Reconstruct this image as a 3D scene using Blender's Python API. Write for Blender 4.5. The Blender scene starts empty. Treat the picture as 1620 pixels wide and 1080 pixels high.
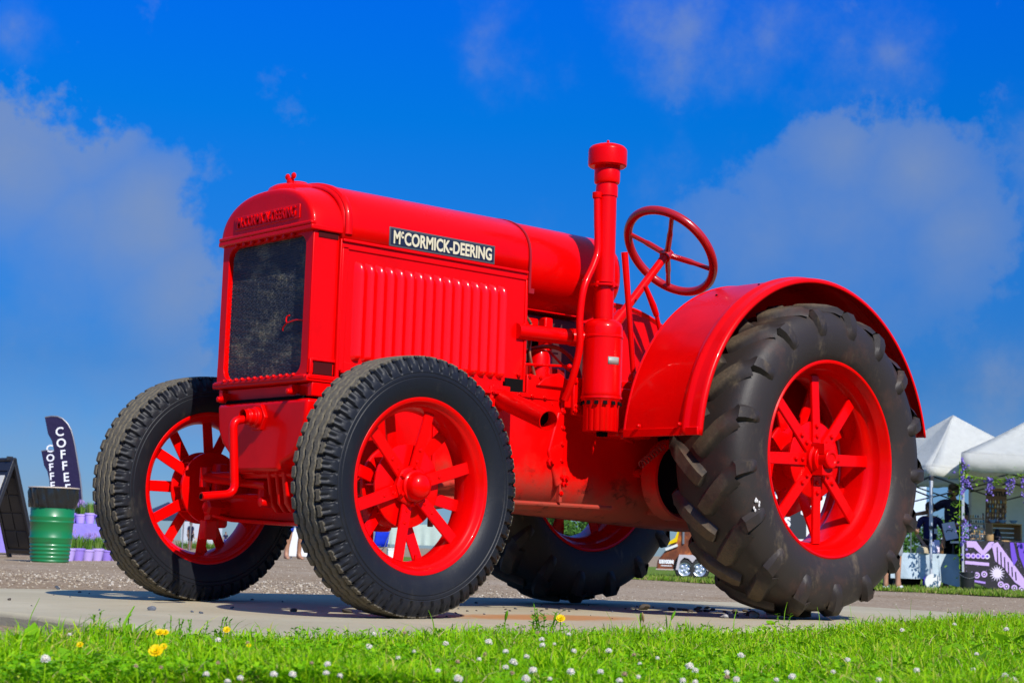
import bpy, bmesh, math, random
import numpy as np
from mathutils import Vector, Matrix

random.seed(7)
RNG = np.random.default_rng(11)
SC = bpy.context.scene
COL = SC.collection
PI = math.pi

# ---------------------------------------------------------------- camera
CAM_LOC = np.array([4.036, 5.885, 0.264])
F_PX = 2715.4
YAW, PITCH, ROLL = -2.294, 0.121, 0.033
fw = np.array([math.cos(YAW) * math.cos(PITCH), math.sin(YAW) * math.cos(PITCH), math.sin(PITCH)])
rt = np.cross(fw, [0, 0, 1.0]); rt /= np.linalg.norm(rt)
up = np.cross(rt, fw)
RH = rt.copy()                                   # horizontal, to the right of the view
FH = np.array([math.cos(YAW), math.sin(YAW), 0])  # horizontal, away from the camera
r2 = rt * math.cos(ROLL) + up * math.sin(ROLL)
u2 = -rt * math.sin(ROLL) + up * math.cos(ROLL)
cam = bpy.data.cameras.new('camera')
cam_ob = bpy.data.objects.new('camera', cam)
COL.objects.link(cam_ob)
cam_ob.matrix_world = Matrix([[r2[0], u2[0], -fw[0], CAM_LOC[0]], [r2[1], u2[1], -fw[1], CAM_LOC[1]],
                              [r2[2], u2[2], -fw[2], CAM_LOC[2]], [0, 0, 0, 1]])
cam.sensor_width = 36
cam.lens = F_PX / 1620 * 36
cam.clip_start = 0.05
cam.clip_end = 3000
cam.dof.use_dof = True
cam.dof.focus_distance = 6.7
cam.dof.aperture_fstop = 11
SC.camera = cam_ob
FACE = math.atan2(RH[1], RH[0])                  # rotation that turns local X to the view's right

# ---------------------------------------------------------------- light
SUN_DIR = Vector((0.24, 1.05, 0.88)).normalized()
sun = bpy.data.lights.new('sun', 'SUN')
sun.energy = 3.3
sun.angle = math.radians(0.5)
sun.color = (1.0, 0.955, 0.88)
sun_ob = bpy.data.objects.new('sun', sun)
COL.objects.link(sun_ob)
sun_ob.rotation_euler = (-SUN_DIR).to_track_quat('-Z', 'Y').to_euler()
sun_ob.location = (4, 12, 12)

world = bpy.data.worlds.new('World')
SC.world = world
world.use_nodes = True


def px_dir(x, y):
    d = fw + r2 * (x - 810) / F_PX - u2 * (y - 540) / F_PX
    return d / np.linalg.norm(d)


def build_world():
    nt = world.node_tree
    N, L = nt.nodes, nt.links
    N.clear()
    out = N.new('ShaderNodeOutputWorld')
    bg = N.new('ShaderNodeBackground')
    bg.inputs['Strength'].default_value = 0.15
    sky = N.new('ShaderNodeTexSky')
    sky.sky_type = 'NISHITA'
    sky.sun_disc = False
    sky.sun_elevation = math.asin(SUN_DIR.z)
    sky.sun_rotation = math.atan2(SUN_DIR.x, SUN_DIR.y)
    sky.altitude = 300
    sky.air_density = 1.0
    sky.dust_density = 0.4
    sky.ozone_density = 3.0
    hsv = N.new('ShaderNodeHueSaturation')
    hsv.inputs['Saturation'].default_value = 1.1
    hsv.inputs['Value'].default_value = 1.0
    L.new(sky.outputs[0], hsv.inputs['Color'])
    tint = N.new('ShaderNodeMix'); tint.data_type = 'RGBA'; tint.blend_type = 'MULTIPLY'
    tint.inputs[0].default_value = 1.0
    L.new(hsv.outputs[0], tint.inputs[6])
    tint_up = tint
    # soft clouds: a few banks of cloud at fixed bearings, broken up by noise
    geo = N.new('ShaderNodeNewGeometry')
    direc = N.new('ShaderNodeVectorMath'); direc.operation = 'SCALE'; direc.inputs[3].default_value = -1
    L.new(geo.outputs['Incoming'], direc.inputs[0])
    d = direc.outputs[0]

    def noise(scale, detail, rough, off=(0, 0, 0)):
        m = N.new('ShaderNodeVectorMath'); m.operation = 'ADD'; m.inputs[1].default_value = off
        L.new(d, m.inputs[0])
        n = N.new('ShaderNodeTexNoise'); n.inputs['Scale'].default_value = scale
        n.inputs['Detail'].default_value = detail; n.inputs['Roughness'].default_value = rough
        L.new(m.outputs[0], n.inputs['Vector'])
        return n.outputs[0]

    def math_(op, a, b=None, clamp=False):
        m = N.new('ShaderNodeMath'); m.operation = op; m.use_clamp = clamp
        for i, v in enumerate((a, b)):
            if v is None: continue
            if isinstance(v, (int, float)): m.inputs[i].default_value = v
            else: L.new(v, m.inputs[i])
        return m.outputs[0]
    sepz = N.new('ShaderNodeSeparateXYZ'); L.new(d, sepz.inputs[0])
    grad = N.new('ShaderNodeValToRGB')          # deep blue summer sky: the haze near the horizon is blue, not white; unseen zenith kept brighter to lift the shade
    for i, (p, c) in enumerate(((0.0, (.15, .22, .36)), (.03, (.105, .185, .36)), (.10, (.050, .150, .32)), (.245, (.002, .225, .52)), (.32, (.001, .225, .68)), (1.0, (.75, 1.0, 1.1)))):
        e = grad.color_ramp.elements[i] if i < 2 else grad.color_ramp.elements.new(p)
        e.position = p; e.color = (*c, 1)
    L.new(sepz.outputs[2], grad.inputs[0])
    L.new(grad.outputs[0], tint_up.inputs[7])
    fbm = noise(16.0, 10, 0.62, (3.1, 1.7, 0.4))
    fbm2 = noise(5.0, 6, 0.6, (0.3, 4.2, 7.7))
    heaps = [(-40, 340, 260, 1.0), (60, 330, 230, 1.0), (120, 330, 220, 1.0), (150, 440, 250, 1.0), (210, 480, 215, 1.0), (100, 560, 260, .8), (-260, 380, 330, 1.0),
             (1340, 270, 130, .55), (1440, 320, 160, .62), (1510, 380, 120, .55), (1390, 400, 220, .60), (1270, 400, 200, .50), (1170, 410, 170, .42), (1400, 520, 260, .45)]
    crests = [(20, 210, 230, 1.0), (120, 190, 190, 1.0), (230, 350, 200, .9), (290, 450, 180, .85), (140, 340, 220, .6), (-200, 250, 300, 1.0), (330, 560, 200, .5),
              (1340, 230, 170, .5), (1450, 270, 170, .55), (1520, 370, 170, .48), (1340, 360, 260, .36), (1210, 380, 200, .34)]
    banks = [(330, 620, 260, .5), (60, 640, 240, .4), (1560, 620, 220, .42), (1330, 560, 300, .40),
        (1410, 85, 140, .42), (1320, 110, 170, .36), (1210, 60, 220, .42), (1090, 10, 220, .40), (835, 135, 160, .30), (770, 50, 130, .24), (1075, 245, 90, .28), (1040, 300, 90, .24), (20, 40, 90, .5),
        (700, 560, 330, .3), (1750, 300, 260, .5), (-700, 450, 420, .8), (2300, 400, 420, .7), (2600, -200, 420, .6), (-900, -400, 500, .6)]
    def bank_field(lst):
        best = None
        for (x, y, r, w) in lst:
            dist = N.new('ShaderNodeVectorMath'); dist.operation = 'DISTANCE'
            L.new(d, dist.inputs[0]); dist.inputs[1].default_value = px_dir(x, y)
            v = math_('MULTIPLY', math_('SUBTRACT', 1.0, math_('DIVIDE', dist.outputs['Value'], r / F_PX), True), w)
            best = v if best is None else math_('MAXIMUM', best, v)
        return best

    def smooth(v, lo, hi, to0=0.0, to1=1.0):
        m = N.new('ShaderNodeMapRange'); m.interpolation_type = 'SMOOTHSTEP'
        for k_, q_ in (('From Min', lo), ('From Max', hi), ('To Min', to0), ('To Max', to1)): m.inputs[k_].default_value = q_
        L.new(v, m.inputs['Value'])
        return m.outputs[0]
    n1 = math_('SUBTRACT', fbm, 0.5); n2 = math_('SUBTRACT', fbm2, 0.5)
    soft = math_('ADD', math_('ADD', bank_field(banks), math_('MULTIPLY', n1, 1.1)), math_('MULTIPLY', n2, .45))
    soft = math_('MULTIPLY', smooth(soft, .08, .55), smooth(soft, .1, .8, .12, .62))
    # the two cumulus banks keep a crisp upper edge and melt away below
    crisp = math_('ADD', math_('ADD', bank_field(heaps), math_('MULTIPLY', n1, 1.7)), math_('MULTIPLY', n2, 1.1))
    thick = math_('ADD', math_('ADD', smooth(bank_field(crests), 0.0, .85, .10, .72), math_('MULTIPLY', n2, .75)), math_('MULTIPLY', n1, .45), True)
    crisp = math_('MULTIPLY', smooth(crisp, .12, .34), thick)
    cover = math_('MAXIMUM', soft, crisp)
    mix = N.new('ShaderNodeMix'); mix.data_type = 'RGBA'
    L.new(cover, mix.inputs[0])
    L.new(tint.outputs[2], mix.inputs[6])
    mix.inputs[7].default_value = (0.95, 1.27, 1.95, 1)
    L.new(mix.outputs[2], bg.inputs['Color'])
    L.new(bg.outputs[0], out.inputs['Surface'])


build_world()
SC.view_settings.view_transform = 'Standard'
SC.view_settings.look = 'None'
SC.view_settings.gamma = 1
SC.view_settings.exposure = 0.72
SC.view_settings.use_curve_mapping = False


# ---------------------------------------------------------------- materials
def mat(name, base, rough=0.5, metal=0.0, coat=0.0, spec=0.5):
    m = bpy.data.materials.new(name)
    m.use_nodes = True
    b = m.node_tree.nodes['Principled BSDF']
    b.inputs['Base Color'].default_value = (*base, 1)
    b.inputs['Roughness'].default_value = rough
    b.inputs['Metallic'].default_value = metal
    b.inputs['Coat Weight'].default_value = coat
    b.inputs['Coat Roughness'].default_value = 0.05
    b.inputs['Specular IOR Level'].default_value = spec
    return m


class NT:
    """short hand for adding nodes to a material"""
    def __init__(s, m):
        s.m = m; s.n = m.node_tree.nodes; s.l = m.node_tree.links; s.b = s.n['Principled BSDF']

    def co(s, kind='Object'):
        return s.n.new('ShaderNodeTexCoord').outputs[kind]

    def pos(s):
        return s.n.new('ShaderNodeNewGeometry').outputs['Position']

    def noise(s, vec, scale, detail=4, rough=0.55, sx=(1, 1, 1)):
        mp = s.n.new('ShaderNodeMapping'); mp.inputs['Scale'].default_value = sx
        s.l.new(vec, mp.inputs['Vector'])
        t = s.n.new('ShaderNodeTexNoise'); t.inputs['Scale'].default_value = scale
        t.inputs['Detail'].default_value = detail; t.inputs['Roughness'].default_value = rough
        s.l.new(mp.outputs[0], t.inputs['Vector'])
        return t.outputs[0]

    def voro(s, vec, scale, feature='F1'):
        t = s.n.new('ShaderNodeTexVoronoi'); t.inputs['Scale'].default_value = scale; t.feature = feature
        s.l.new(vec, t.inputs['Vector'])
        return t

    def ramp(s, val, stops):
        r = s.n.new('ShaderNodeValToRGB')
        e = r.color_ramp.elements
        while len(e) < len(stops): e.new(0.5)
        for i, (p, c) in enumerate(stops):
            e[i].position = p; e[i].color = (*c, 1) if len(c) == 3 else c
        s.l.new(val, r.inputs[0])
        return r.outputs[0]

    def mixc(s, fac, a, b, mode='MIX'):
        m = s.n.new('ShaderNodeMix'); m.data_type = 'RGBA'; m.blend_type = mode
        for sock, v in ((m.inputs[0], fac), (m.inputs[6], a), (m.inputs[7], b)):
            if isinstance(v, (int, float)): sock.default_value = v
            elif isinstance(v, tuple): sock.default_value = (*v, 1)
            else: s.l.new(v, sock)
        return m.outputs[2]

    def math(s, op, a, b=None, clamp=False):
        m = s.n.new('ShaderNodeMath'); m.operation = op; m.use_clamp = clamp
        for i, v in enumerate((a, b)):
            if v is None: continue
            if isinstance(v, (int, float)): m.inputs[i].default_value = v
            else: s.l.new(v, m.inputs[i])
        return m.outputs[0]

    def step(s, v, lo, hi):
        r = s.n.new('ShaderNodeMapRange'); r.interpolation_type = 'SMOOTHSTEP'
        r.inputs['From Min'].default_value = lo; r.inputs['From Max'].default_value = hi
        s.l.new(v, r.inputs['Value'])
        return r.outputs[0]

    def xyz(s, vec):
        x = s.n.new('ShaderNodeSeparateXYZ'); s.l.new(vec, x.inputs[0]); return x.outputs

    def bump(s, h, strength=0.3, dist=0.01):
        b = s.n.new('ShaderNodeBump'); b.inputs['Strength'].default_value = strength
        b.inputs['Distance'].default_value = dist
        s.l.new(h, b.inputs['Height']); s.l.new(b.outputs[0], s.b.inputs['Normal'])

    def color(s, c): s.l.new(c, s.b.inputs['Base Color'])
    def rough(s, c): s.l.new(c, s.b.inputs['Roughness'])


RED = (0.76, 0.0006, 0.0005)


def red_paint(name, dust=0.0, dust_col=(0.16, 0.10, 0.06), seed=0.0, grime_z=None):
    m = mat(name, RED, 0.28, coat=0.12, spec=0.10)
    t = NT(m); o = t.co()
    n1 = t.noise(o, 3.0, 5, 0.6); n2 = t.noise(o, 55, 3, 0.6)
    c = t.mixc(t.step(n1, 0.35, 0.75), RED, (0.62, 0.0005, 0.0006))
    if grime_z is not None:
        z = t.xyz(o)[2]
        g = t.math('ADD', z, t.math('MULTIPLY', t.math('SUBTRACT', t.noise(o, 7, 6, .65), 0.5), 0.30))
        gm = t.step(g, grime_z[1], grime_z[0])
        gm = t.math('MULTIPLY', gm, dust)
        c = t.mixc(gm, c, dust_col)
        oil = t.math('MULTIPLY', t.step(t.noise(o, 5.5, 7, .7, (1, 1, 1.6)), .54, .66), t.step(z, .70, .50))
        c = t.mixc(t.math('MULTIPLY', oil, .8), c, (0.022, 0.012, 0.008))
        t.rough(t.math('ADD', t.math('MULTIPLY', gm, 0.5), t.math('ADD', 0.22, t.math('MULTIPLY', n1, 0.18))))
        t.l.new(t.math('SUBTRACT', 0.12, t.math('MULTIPLY', gm, 0.2), True), t.b.inputs['Coat Weight'])
    else:
        t.rough(t.math('ADD', 0.20, t.math('MULTIPLY', n1, 0.2)))
    t.color(c)
    t.bump(t.math('ADD', t.math('MULTIPLY', n1, 2.0), t.math('MULTIPLY', n2, 0.12)), 0.10, 0.01)
    return m


M = {}
M['red'] = red_paint('red_enamel')
M['red_gloss'] = mat('red_enamel_louvre', (0.80, .0008, .0006), .2, coat=.4, spec=.25)
M['red_low'] = red_paint('red_enamel_grimy', 0.72, (0.13, 0.075, 0.045), grime_z=(0.42, 0.66))
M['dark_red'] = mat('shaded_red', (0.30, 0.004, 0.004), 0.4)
M['black_gap'] = mat('black_and_gap_shade', (0.006, 0.005, 0.005), 0.9, spec=0.05)  # flat black; also painted in for the darkness inside gaps and holes
M['steel'] = mat('bare_steel', (0.35, 0.34, 0.33), 0.4, 0.8)
M['tin_plate'] = mat('tin_plate', (0.33, 0.33, 0.28), 0.5, 0.2)


def rubber(name, base, dust, r_lo, r_hi, amount, side=None, side_amount=0.0, wob=0.03):
    m = mat(name, base, 0.55, spec=0.28)
    t = NT(m); o = t.co(); x, y, z = t.xyz(o)
    r = t.math('SQRT', t.math('ADD', t.math('MULTIPLY', x, x), t.math('MULTIPLY', z, z)))
    n = t.noise(o, 14, 6, .65); n2 = t.noise(o, 90, 4, .7)
    k = t.math('ADD', r, t.math('MULTIPLY', t.math('SUBTRACT', n, .5), wob))
    d = t.math('MULTIPLY', t.step(k, r_lo, r_hi), t.math('ADD', amount * .55, t.math('MULTIPLY', t.step(n2, .35, .65), amount * .45)), True)
    c = t.mixc(d, base, dust)
    if side:
        s = t.math('MULTIPLY', t.step(t.noise(o, 4.5, 7, .68), .50, .72), side_amount)
        c = t.mixc(s, c, side)
        s2 = t.math('MULTIPLY', t.step(t.noise(o, 11, 7, .7, (1, 1, .5)), .55, .75), side_amount * .7)
        c = t.mixc(s2, c, dust)
    t.color(c)
    t.rough(t.math('ADD', .50, t.math('MULTIPLY', d, .45), True))
    t.bump(t.math('ADD', n2, t.math('MULTIPLY', t.noise(o, 260, 3, .6), .6)), .22, .004)
    return m


M['front_rubber'] = rubber('front_tyre_rubber', (0.009, 0.010, 0.014), (0.150, 0.126, 0.084), .4835, .4885, .95, (0.030, 0.028, 0.026), .3, .012)
M['rear_rubber'] = rubber('rear_tyre_rubber', (0.031, 0.0235, 0.0195), (0.165, 0.118, 0.068), .690, .715, .68, (0.075, 0.036, 0.024), .8)


def concrete():
    m = mat('concrete', (0.36, 0.33, 0.27), 0.85, spec=0.2)
    t = NT(m); o = t.co()
    a = t.noise(o, 1.3, 6, .6); b = t.noise(o, 12, 6, .7); c = t.noise(o, 120, 3, .6)
    col = t.ramp(a, [(.3, (0.37, 0.315, 0.20)), (.7, (0.47, 0.41, 0.275))])
    col = t.mixc(t.math('MULTIPLY', t.step(b, .55, .75), .45), col, (0.24, 0.21, 0.17))
    # rust stain beside the front wheel, where water has dripped
    x, y, z = t.xyz(o)
    dx = t.math('DIVIDE', t.math('SUBTRACT', x, -0.75), 0.55); dy = t.math('DIVIDE', t.math('SUBTRACT', y, 0.72), 0.30)
    rr = t.math('ADD', t.math('MULTIPLY', dx, dx), t.math('MULTIPLY', dy, dy))
    rr = t.math('ADD', rr, t.math('MULTIPLY', t.math('SUBTRACT', b, .5), 1.5))
    col = t.mixc(t.math('MULTIPLY', t.step(rr, 1.1, 0.2), .8), col, (0.42, 0.17, 0.04))
    v = t.voro(o, 55).outputs['Distance']
    col = t.mixc(t.math('MULTIPLY', t.step(v, .16, .08), t.step(t.noise(o, 9, 2), .5, .6)), col, (0.12, 0.11, 0.10))
    t.color(col)
    t.bump(t.math('ADD', t.math('MULTIPLY', b, 1.0), c), .35, .006)
    return m


def gravel():
    m = mat('gravel_road', (0.25, 0.2, 0.15), 0.95, spec=0.0)
    t = NT(m); o = t.pos()
    a = t.noise(o, .35, 5, .6, (1, 1, 1)); b = t.noise(o, 5, 6, .7)
    v = t.voro(o, 28); vs = v.outputs['Distance']; vc = v.outputs['Color']
    col = t.ramp(a, [(.35, (0.25, 0.17, 0.10)), (.5, (0.32, 0.235, 0.155)), (.65, (0.36, 0.28, 0.20))])
    col = t.mixc(.40, col, t.ramp(t.xyz(vc)[0], [(0, (0.13, 0.09, 0.06)), (.6, (0.33, 0.25, 0.17)), (1, (0.46, 0.40, 0.31))]))
    col = t.mixc(t.math('MULTIPLY', t.step(b, .5, .7), .4), col, (0.17, 0.12, 0.08))
    t.color(col)
    t.bump(t.math('SUBTRACT', b, vs), .45, .02)
    return m


def vary(name, stops, rough=.7, scale=3.0, spec=.3, trans=0.0):
    """colour that changes a little from piece to piece (random per mesh island) and with noise"""
    m = mat(name, stops[0][1], rough, spec=spec)
    t = NT(m)
    g = t.n.new('ShaderNodeNewGeometry')
    k = t.math('ADD', t.math('MULTIPLY', g.outputs['Random Per Island'], .8), t.math('MULTIPLY', t.noise(t.pos(), scale, 3), .4))
    t.color(t.ramp(k, stops))
    if trans:
        tr = t.n.new('ShaderNodeBsdfTranslucent'); mx = t.n.new('ShaderNodeMixShader')
        mx.inputs[0].default_value = trans
        t.l.new(t.ramp(k, stops), tr.inputs['Color'])
        out = t.n['Material Output']
        t.l.new(t.b.outputs[0], mx.inputs[1]); t.l.new(tr.outputs[0], mx.inputs[2]); t.l.new(mx.outputs[0], out.inputs['Surface'])
    return m


M['concrete'] = concrete()
M['gravel'] = gravel()
M['stone'] = vary('road_stone', [(.1, (0.14, 0.11, 0.085)), (.5, (0.30, 0.235, 0.165)), (.85, (0.42, 0.36, 0.27)), (1, (0.5, 0.45, 0.37))], .95, spec=.1)
M['clod'] = vary('dark_clod', [(.2, (0.030, 0.026, 0.024)), (.8, (0.09, 0.075, 0.06))], .95)
M['grey_stone'] = vary('grey_stone', [(.2, (0.20, 0.20, 0.20)), (.8, (0.42, 0.40, 0.37))], .9, 30)
M['dark_stone'] = vary('dark_pebble', [(.2, (0.05, 0.06, 0.075)), (.8, (0.10, 0.11, 0.13))], .6, 30)
M['soil'] = vary('lawn_soil', [(.2, (0.030, 0.040, 0.010)), (.8, (0.07, 0.085, 0.02))], .95, 8)
GREEN = [(.0, (0.09, 0.27, 0.002)), (.35, (0.19, 0.46, 0.002)), (.7, (0.31, 0.60, 0.004)), (.92, (0.46, 0.63, 0.012)), (1.1, (0.58, 0.50, 0.12))]
M['grass'] = vary('grass_blade', GREEN, .5, 2.5, .12, .4)
M['clover_leaf'] = vary('clover_leaf', [(.0, (0.08, 0.26, 0.002)), (.6, (0.18, 0.45, 0.003)), (1, (0.32, 0.58, 0.008))], .5, 3, .12, .35)
M['weed_leaf'] = vary('weed_leaf', [(.1, (0.10, 0.32, 0.003)), (.9, (0.24, 0.50, 0.010))], .5, 5, .2, .4)
M['dry'] = vary('dry_stalk', [(.2, (0.36, 0.24, 0.10)), (.9, (0.50, 0.38, 0.2))], .8)
M['petal_white'] = vary('clover_petal', [(.0, (0.74, 0.68, 0.52)), (.5, (0.88, 0.86, 0.78)), (1.1, (0.86, 0.74, 0.62))], .8, 60, .05, .12)
M['petal_brown'] = vary('faded_petal', [(.1, (0.35, 0.22, 0.12)), (.9, (0.6, 0.45, 0.3))], .8, 60)
M['petal_yellow'] = vary('yellow_petal', [(.1, (0.75, 0.42, 0.0)), (.9, (0.85, 0.62, 0.0))], .6, 60, .2, .15)


# ---------------------------------------------------------------- mesh helpers
def rotm(axis, ang):
    return np.array(Matrix.Rotation(ang, 3, axis))


class MB:
    """gathers vertices and faces of one mesh"""
    def __init__(s): s.v = []; s.f = []; s.n = 0

    def add(s, v, f):
        v = np.asarray(v, float).reshape(-1, 3)
        s.v.append(v); s.f += [tuple(int(i) + s.n for i in q) for q in f]; s.n += len(v)
        return s

    def grid(s, P, close_u=False, close_v=False):
        P = np.asarray(P, float); U, V = P.shape[:2]
        idx = np.arange(U * V).reshape(U, V) + s.n
        if close_u: idx = np.vstack([idx, idx[:1]])
        if close_v: idx = np.hstack([idx, idx[:, :1]])
        a, b, c, d = idx[:-1, :-1], idx[1:, :-1], idx[1:, 1:], idx[:-1, 1:]
        s.v.append(P.reshape(-1, 3)); s.n += U * V
        s.f += list(map(tuple, np.stack([a, b, c, d], -1).reshape(-1, 4).tolist()))
        return s

    def box(s, c, size, R=None):
        c = np.asarray(c, float); h = np.asarray(size, float) / 2
        v = np.array([[i, j, k] for i in (-1, 1) for j in (-1, 1) for k in (-1, 1)]) * h
        if R is not None: v = v @ np.asarray(R).T
        return s.add(v + c, [(0, 1, 3, 2), (4, 6, 7, 5), (0, 4, 5, 1), (2, 3, 7, 6), (0, 2, 6, 4), (1, 5, 7, 3)])

    def bar(s, a, b, w, h, up=(0, 0, 1)):
        a, b = np.asarray(a, float), np.asarray(b, float); d = b - a; L = np.linalg.norm(d); d = d / L
        x = np.cross(up, d); x /= np.linalg.norm(x); y = np.cross(d, x)
        return s.box((a + b) / 2, (w, h, L), np.stack([x, y, d], 1))

    def lathe(s, prof, n=40, center=(0, 0, 0), axis='Z', closed=False, a0=0.0, a1=None):
        """prof: list of (r, h) along the axis"""
        full = a1 is None
        t = np.linspace(a0, a0 + 2 * PI if full else a1, n, endpoint=not full)
        P = np.zeros((len(prof), n, 3))
        for i, (r, h) in enumerate(prof):
            if axis == 'Z': P[i] = np.stack([r * np.cos(t), r * np.sin(t), np.full(n, h)], -1)
            elif axis == 'Y': P[i] = np.stack([r * np.cos(t), np.full(n, h), r * np.sin(t)], -1)
            else: P[i] = np.stack([np.full(n, h), r * np.cos(t), r * np.sin(t)], -1)
        if closed: P = np.concatenate([P, P[:1]])
        return s.grid(P + np.asarray(center), close_v=full)

    def tube(s, path, r, n=12, cap=True):
        path = np.asarray(path, float); K = len(path)
        rs = np.full(K, r) if np.isscalar(r) else np.asarray(r, float)
        T = np.gradient(path, axis=0); T /= np.linalg.norm(T, axis=1)[:, None] + 1e-12
        ref = np.array([0, 0, 1.0]) if abs(T[0][2]) < .9 else np.array([1.0, 0, 0])
        x = np.cross(ref, T[0]); x /= np.linalg.norm(x)
        rows = []
        a = np.linspace(0, 2 * PI, n, endpoint=False)
        for i in range(K):
            x = x - T[i] * (x @ T[i]); x /= np.linalg.norm(x); y = np.cross(T[i], x)
            rows.append(path[i] + rs[i] * (np.cos(a)[:, None] * x + np.sin(a)[:, None] * y))
        b = s.n
        s.grid(np.array(rows), close_v=True)
        if cap:
            s.f.append(tuple(range(b + n - 1, b - 1, -1)))
            s.f.append(tuple(range(b + (K - 1) * n, b + K * n)))
        return s

    def prism(s, poly, h, frame=None):
        """poly: 2D outline; extruded by h along the third axis; frame: (origin, ex, ey, ez)"""
        poly = np.asarray(poly, float); n = len(poly)
        o, ex, ey, ez = frame if frame else ((0, 0, 0), (1, 0, 0), (0, 1, 0), (0, 0, 1))
        o, ex, ey, ez = map(lambda q: np.asarray(q, float), (o, ex, ey, ez))
        lo = o + poly[:, :1] * ex + poly[:, 1:] * ey
        hi = lo + ez * h
        f = [tuple(range(n - 1, -1, -1)), tuple(range(n, 2 * n))]
        f += [(i, (i + 1) % n, n + (i + 1) % n, n + i) for i in range(n)]
        return s.add(np.vstack([lo, hi]), f)

    def ball(s, c, r, n=10, m=7):
        r = np.broadcast_to(np.asarray(r, float), (3,))
        ph = np.linspace(0, PI, m)[:, None]; t = np.linspace(0, 2 * PI, n, endpoint=False)[None]
        P = np.stack([np.sin(ph) * np.cos(t), np.sin(ph) * np.sin(t), np.cos(ph) + 0 * t], -1) * r + np.asarray(c, float)
        return s.grid(P, close_v=True)

    def mesh(s, name, mats, smooth=40, mi=None):
        me = bpy.data.meshes.new(name)
        me.from_pydata(np.concatenate(s.v).tolist() if s.v else [], [], s.f)
        for m in (mats if isinstance(mats, (list, tuple)) else [mats]): me.materials.append(m)
        if mi is not None: me.polygons.foreach_set('material_index', mi)
        me.update()
        if smooth:
            me.polygons.foreach_set('use_smooth', [True] * len(me.polygons))
            me.set_sharp_from_angle(angle=math.radians(smooth))
        return me


def link(name, data, parent=None, loc=None, rot=None):
    o = bpy.data.objects.new(name, data)
    COL.objects.link(o)
    if parent is not None: o.parent = parent
    if loc is not None: o.location = loc
    if rot is not None: o.rotation_euler = rot
    return o


def obj(name, mb, m, parent=None, loc=None, rot=None, smooth=40, bevel=0, seg=2, fixn=True, solid=0):
    me = mb.mesh(name, m, smooth)
    if fixn:
        bm = bmesh.new(); bm.from_mesh(me)
        bmesh.ops.recalc_face_normals(bm, faces=bm.faces); bm.to_mesh(me); bm.free()
    o = link(name, me, parent, loc, rot)
    if solid:
        k = o.modifiers.new('solid', 'SOLIDIFY'); k.thickness = solid; k.offset = 0
    if bevel:
        k = o.modifiers.new('bevel', 'BEVEL'); k.width = bevel; k.segments = seg; k.limit_method = 'ANGLE'
        k.angle_limit = math.radians(35); k.use_clamp_overlap = True; k.harden_normals = False
    return o


def tag(o, label=None, cat=None, group=None, kind=None):
    for k, v in (('label', label), ('category', cat), ('group', group), ('kind', kind)):
        if v: o[k] = v
    return o


def empty(name, loc, rz=0.0):
    o = bpy.data.objects.new(name, None)
    o.empty_display_size = .1
    COL.objects.link(o)
    o.location = loc; o.rotation_euler = (0, 0, rz)
    return o


def smooth_path(pts, n=8):
    """Catmull-Rom through the points"""
    p = np.asarray(pts, float); p = np.vstack([2 * p[0] - p[1], p, 2 * p[-1] - p[-2]])
    out = []
    for i in range(1, len(p) - 2):
        t = np.linspace(0, 1, n, endpoint=False)[:, None]
        a, b, c, d = p[i - 1], p[i], p[i + 1], p[i + 2]
        out.append(.5 * ((2 * b) + (c - a) * t + (2 * a - 5 * b + 4 * c - d) * t ** 2 + (3 * b - a - 3 * c + d) * t ** 3))
    return np.vstack(out + [p[-2:-1]])


def fillet(pts, r, n=6):
    """polyline with rounded corners"""
    p = [np.asarray(q, float) for q in pts]; out = [p[0]]
    for a, b, c in zip(p, p[1:], p[2:]):
        u = (a - b) / np.linalg.norm(a - b); v = (c - b) / np.linalg.norm(c - b)
        k = min(r, .45 * np.linalg.norm(a - b), .45 * np.linalg.norm(c - b))
        s, e = b + u * k, b + v * k
        for t in np.linspace(0, 1, n): out.append((1 - t) ** 2 * s + 2 * t * (1 - t) * b + t * t * e)
    return np.array(out + [p[-1]])


def text_obj(name, txt, m, parent, size, ex, ey, origin, depth=.002, offset=0.0, xscale=1.0, align='CENTER', line=1.0):
    """flat lettering turned into a mesh: ex, ey, and their cross product span its plane"""
    cu = bpy.data.curves.new(name, 'FONT')
    cu.body = txt; cu.size = size; cu.extrude = depth; cu.offset = offset
    cu.align_x = align; cu.align_y = 'CENTER'; cu.space_line = line; cu.resolution_u = 4
    tmp = bpy.data.objects.new('tmp', cu); COL.objects.link(tmp)
    dg = bpy.context.evaluated_depsgraph_get()
    me = bpy.data.meshes.new_from_object(tmp.evaluated_get(dg))
    bpy.data.objects.remove(tmp)
    ex, ey = np.asarray(ex, float), np.asarray(ey, float); ez = np.cross(ex, ey)
    A = Matrix([[ex[i] * xscale, ey[i], ez[i], origin[i]] for i in range(3)] + [[0, 0, 0, 1]])
    me.transform(A)
    me.materials.clear(); me.materials.append(m)
    me.name = name
    return link(name, me, parent)


# ---------------------------------------------------------------- the ground
def gz(s, d):
    """height of the open ground, s to the right of the view and d away from the camera"""
    k = np.clip((np.asarray(s, float) + 2) / 6, 0, 1); k = k * k * (3 - 2 * k)
    return -.045 - .105 * k - .004 * np.clip(np.asarray(d, float) - 28, 0, 120)


def W(s, d, z):
    return np.array([CAM_LOC[0] + RH[0] * s + FH[0] * d, CAM_LOC[1] + RH[1] * s + FH[1] * d, z])


def sd(p):
    q = np.asarray(p)[..., :2] - CAM_LOC[:2]
    return q @ RH[:2], q @ FH[:2]


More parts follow.
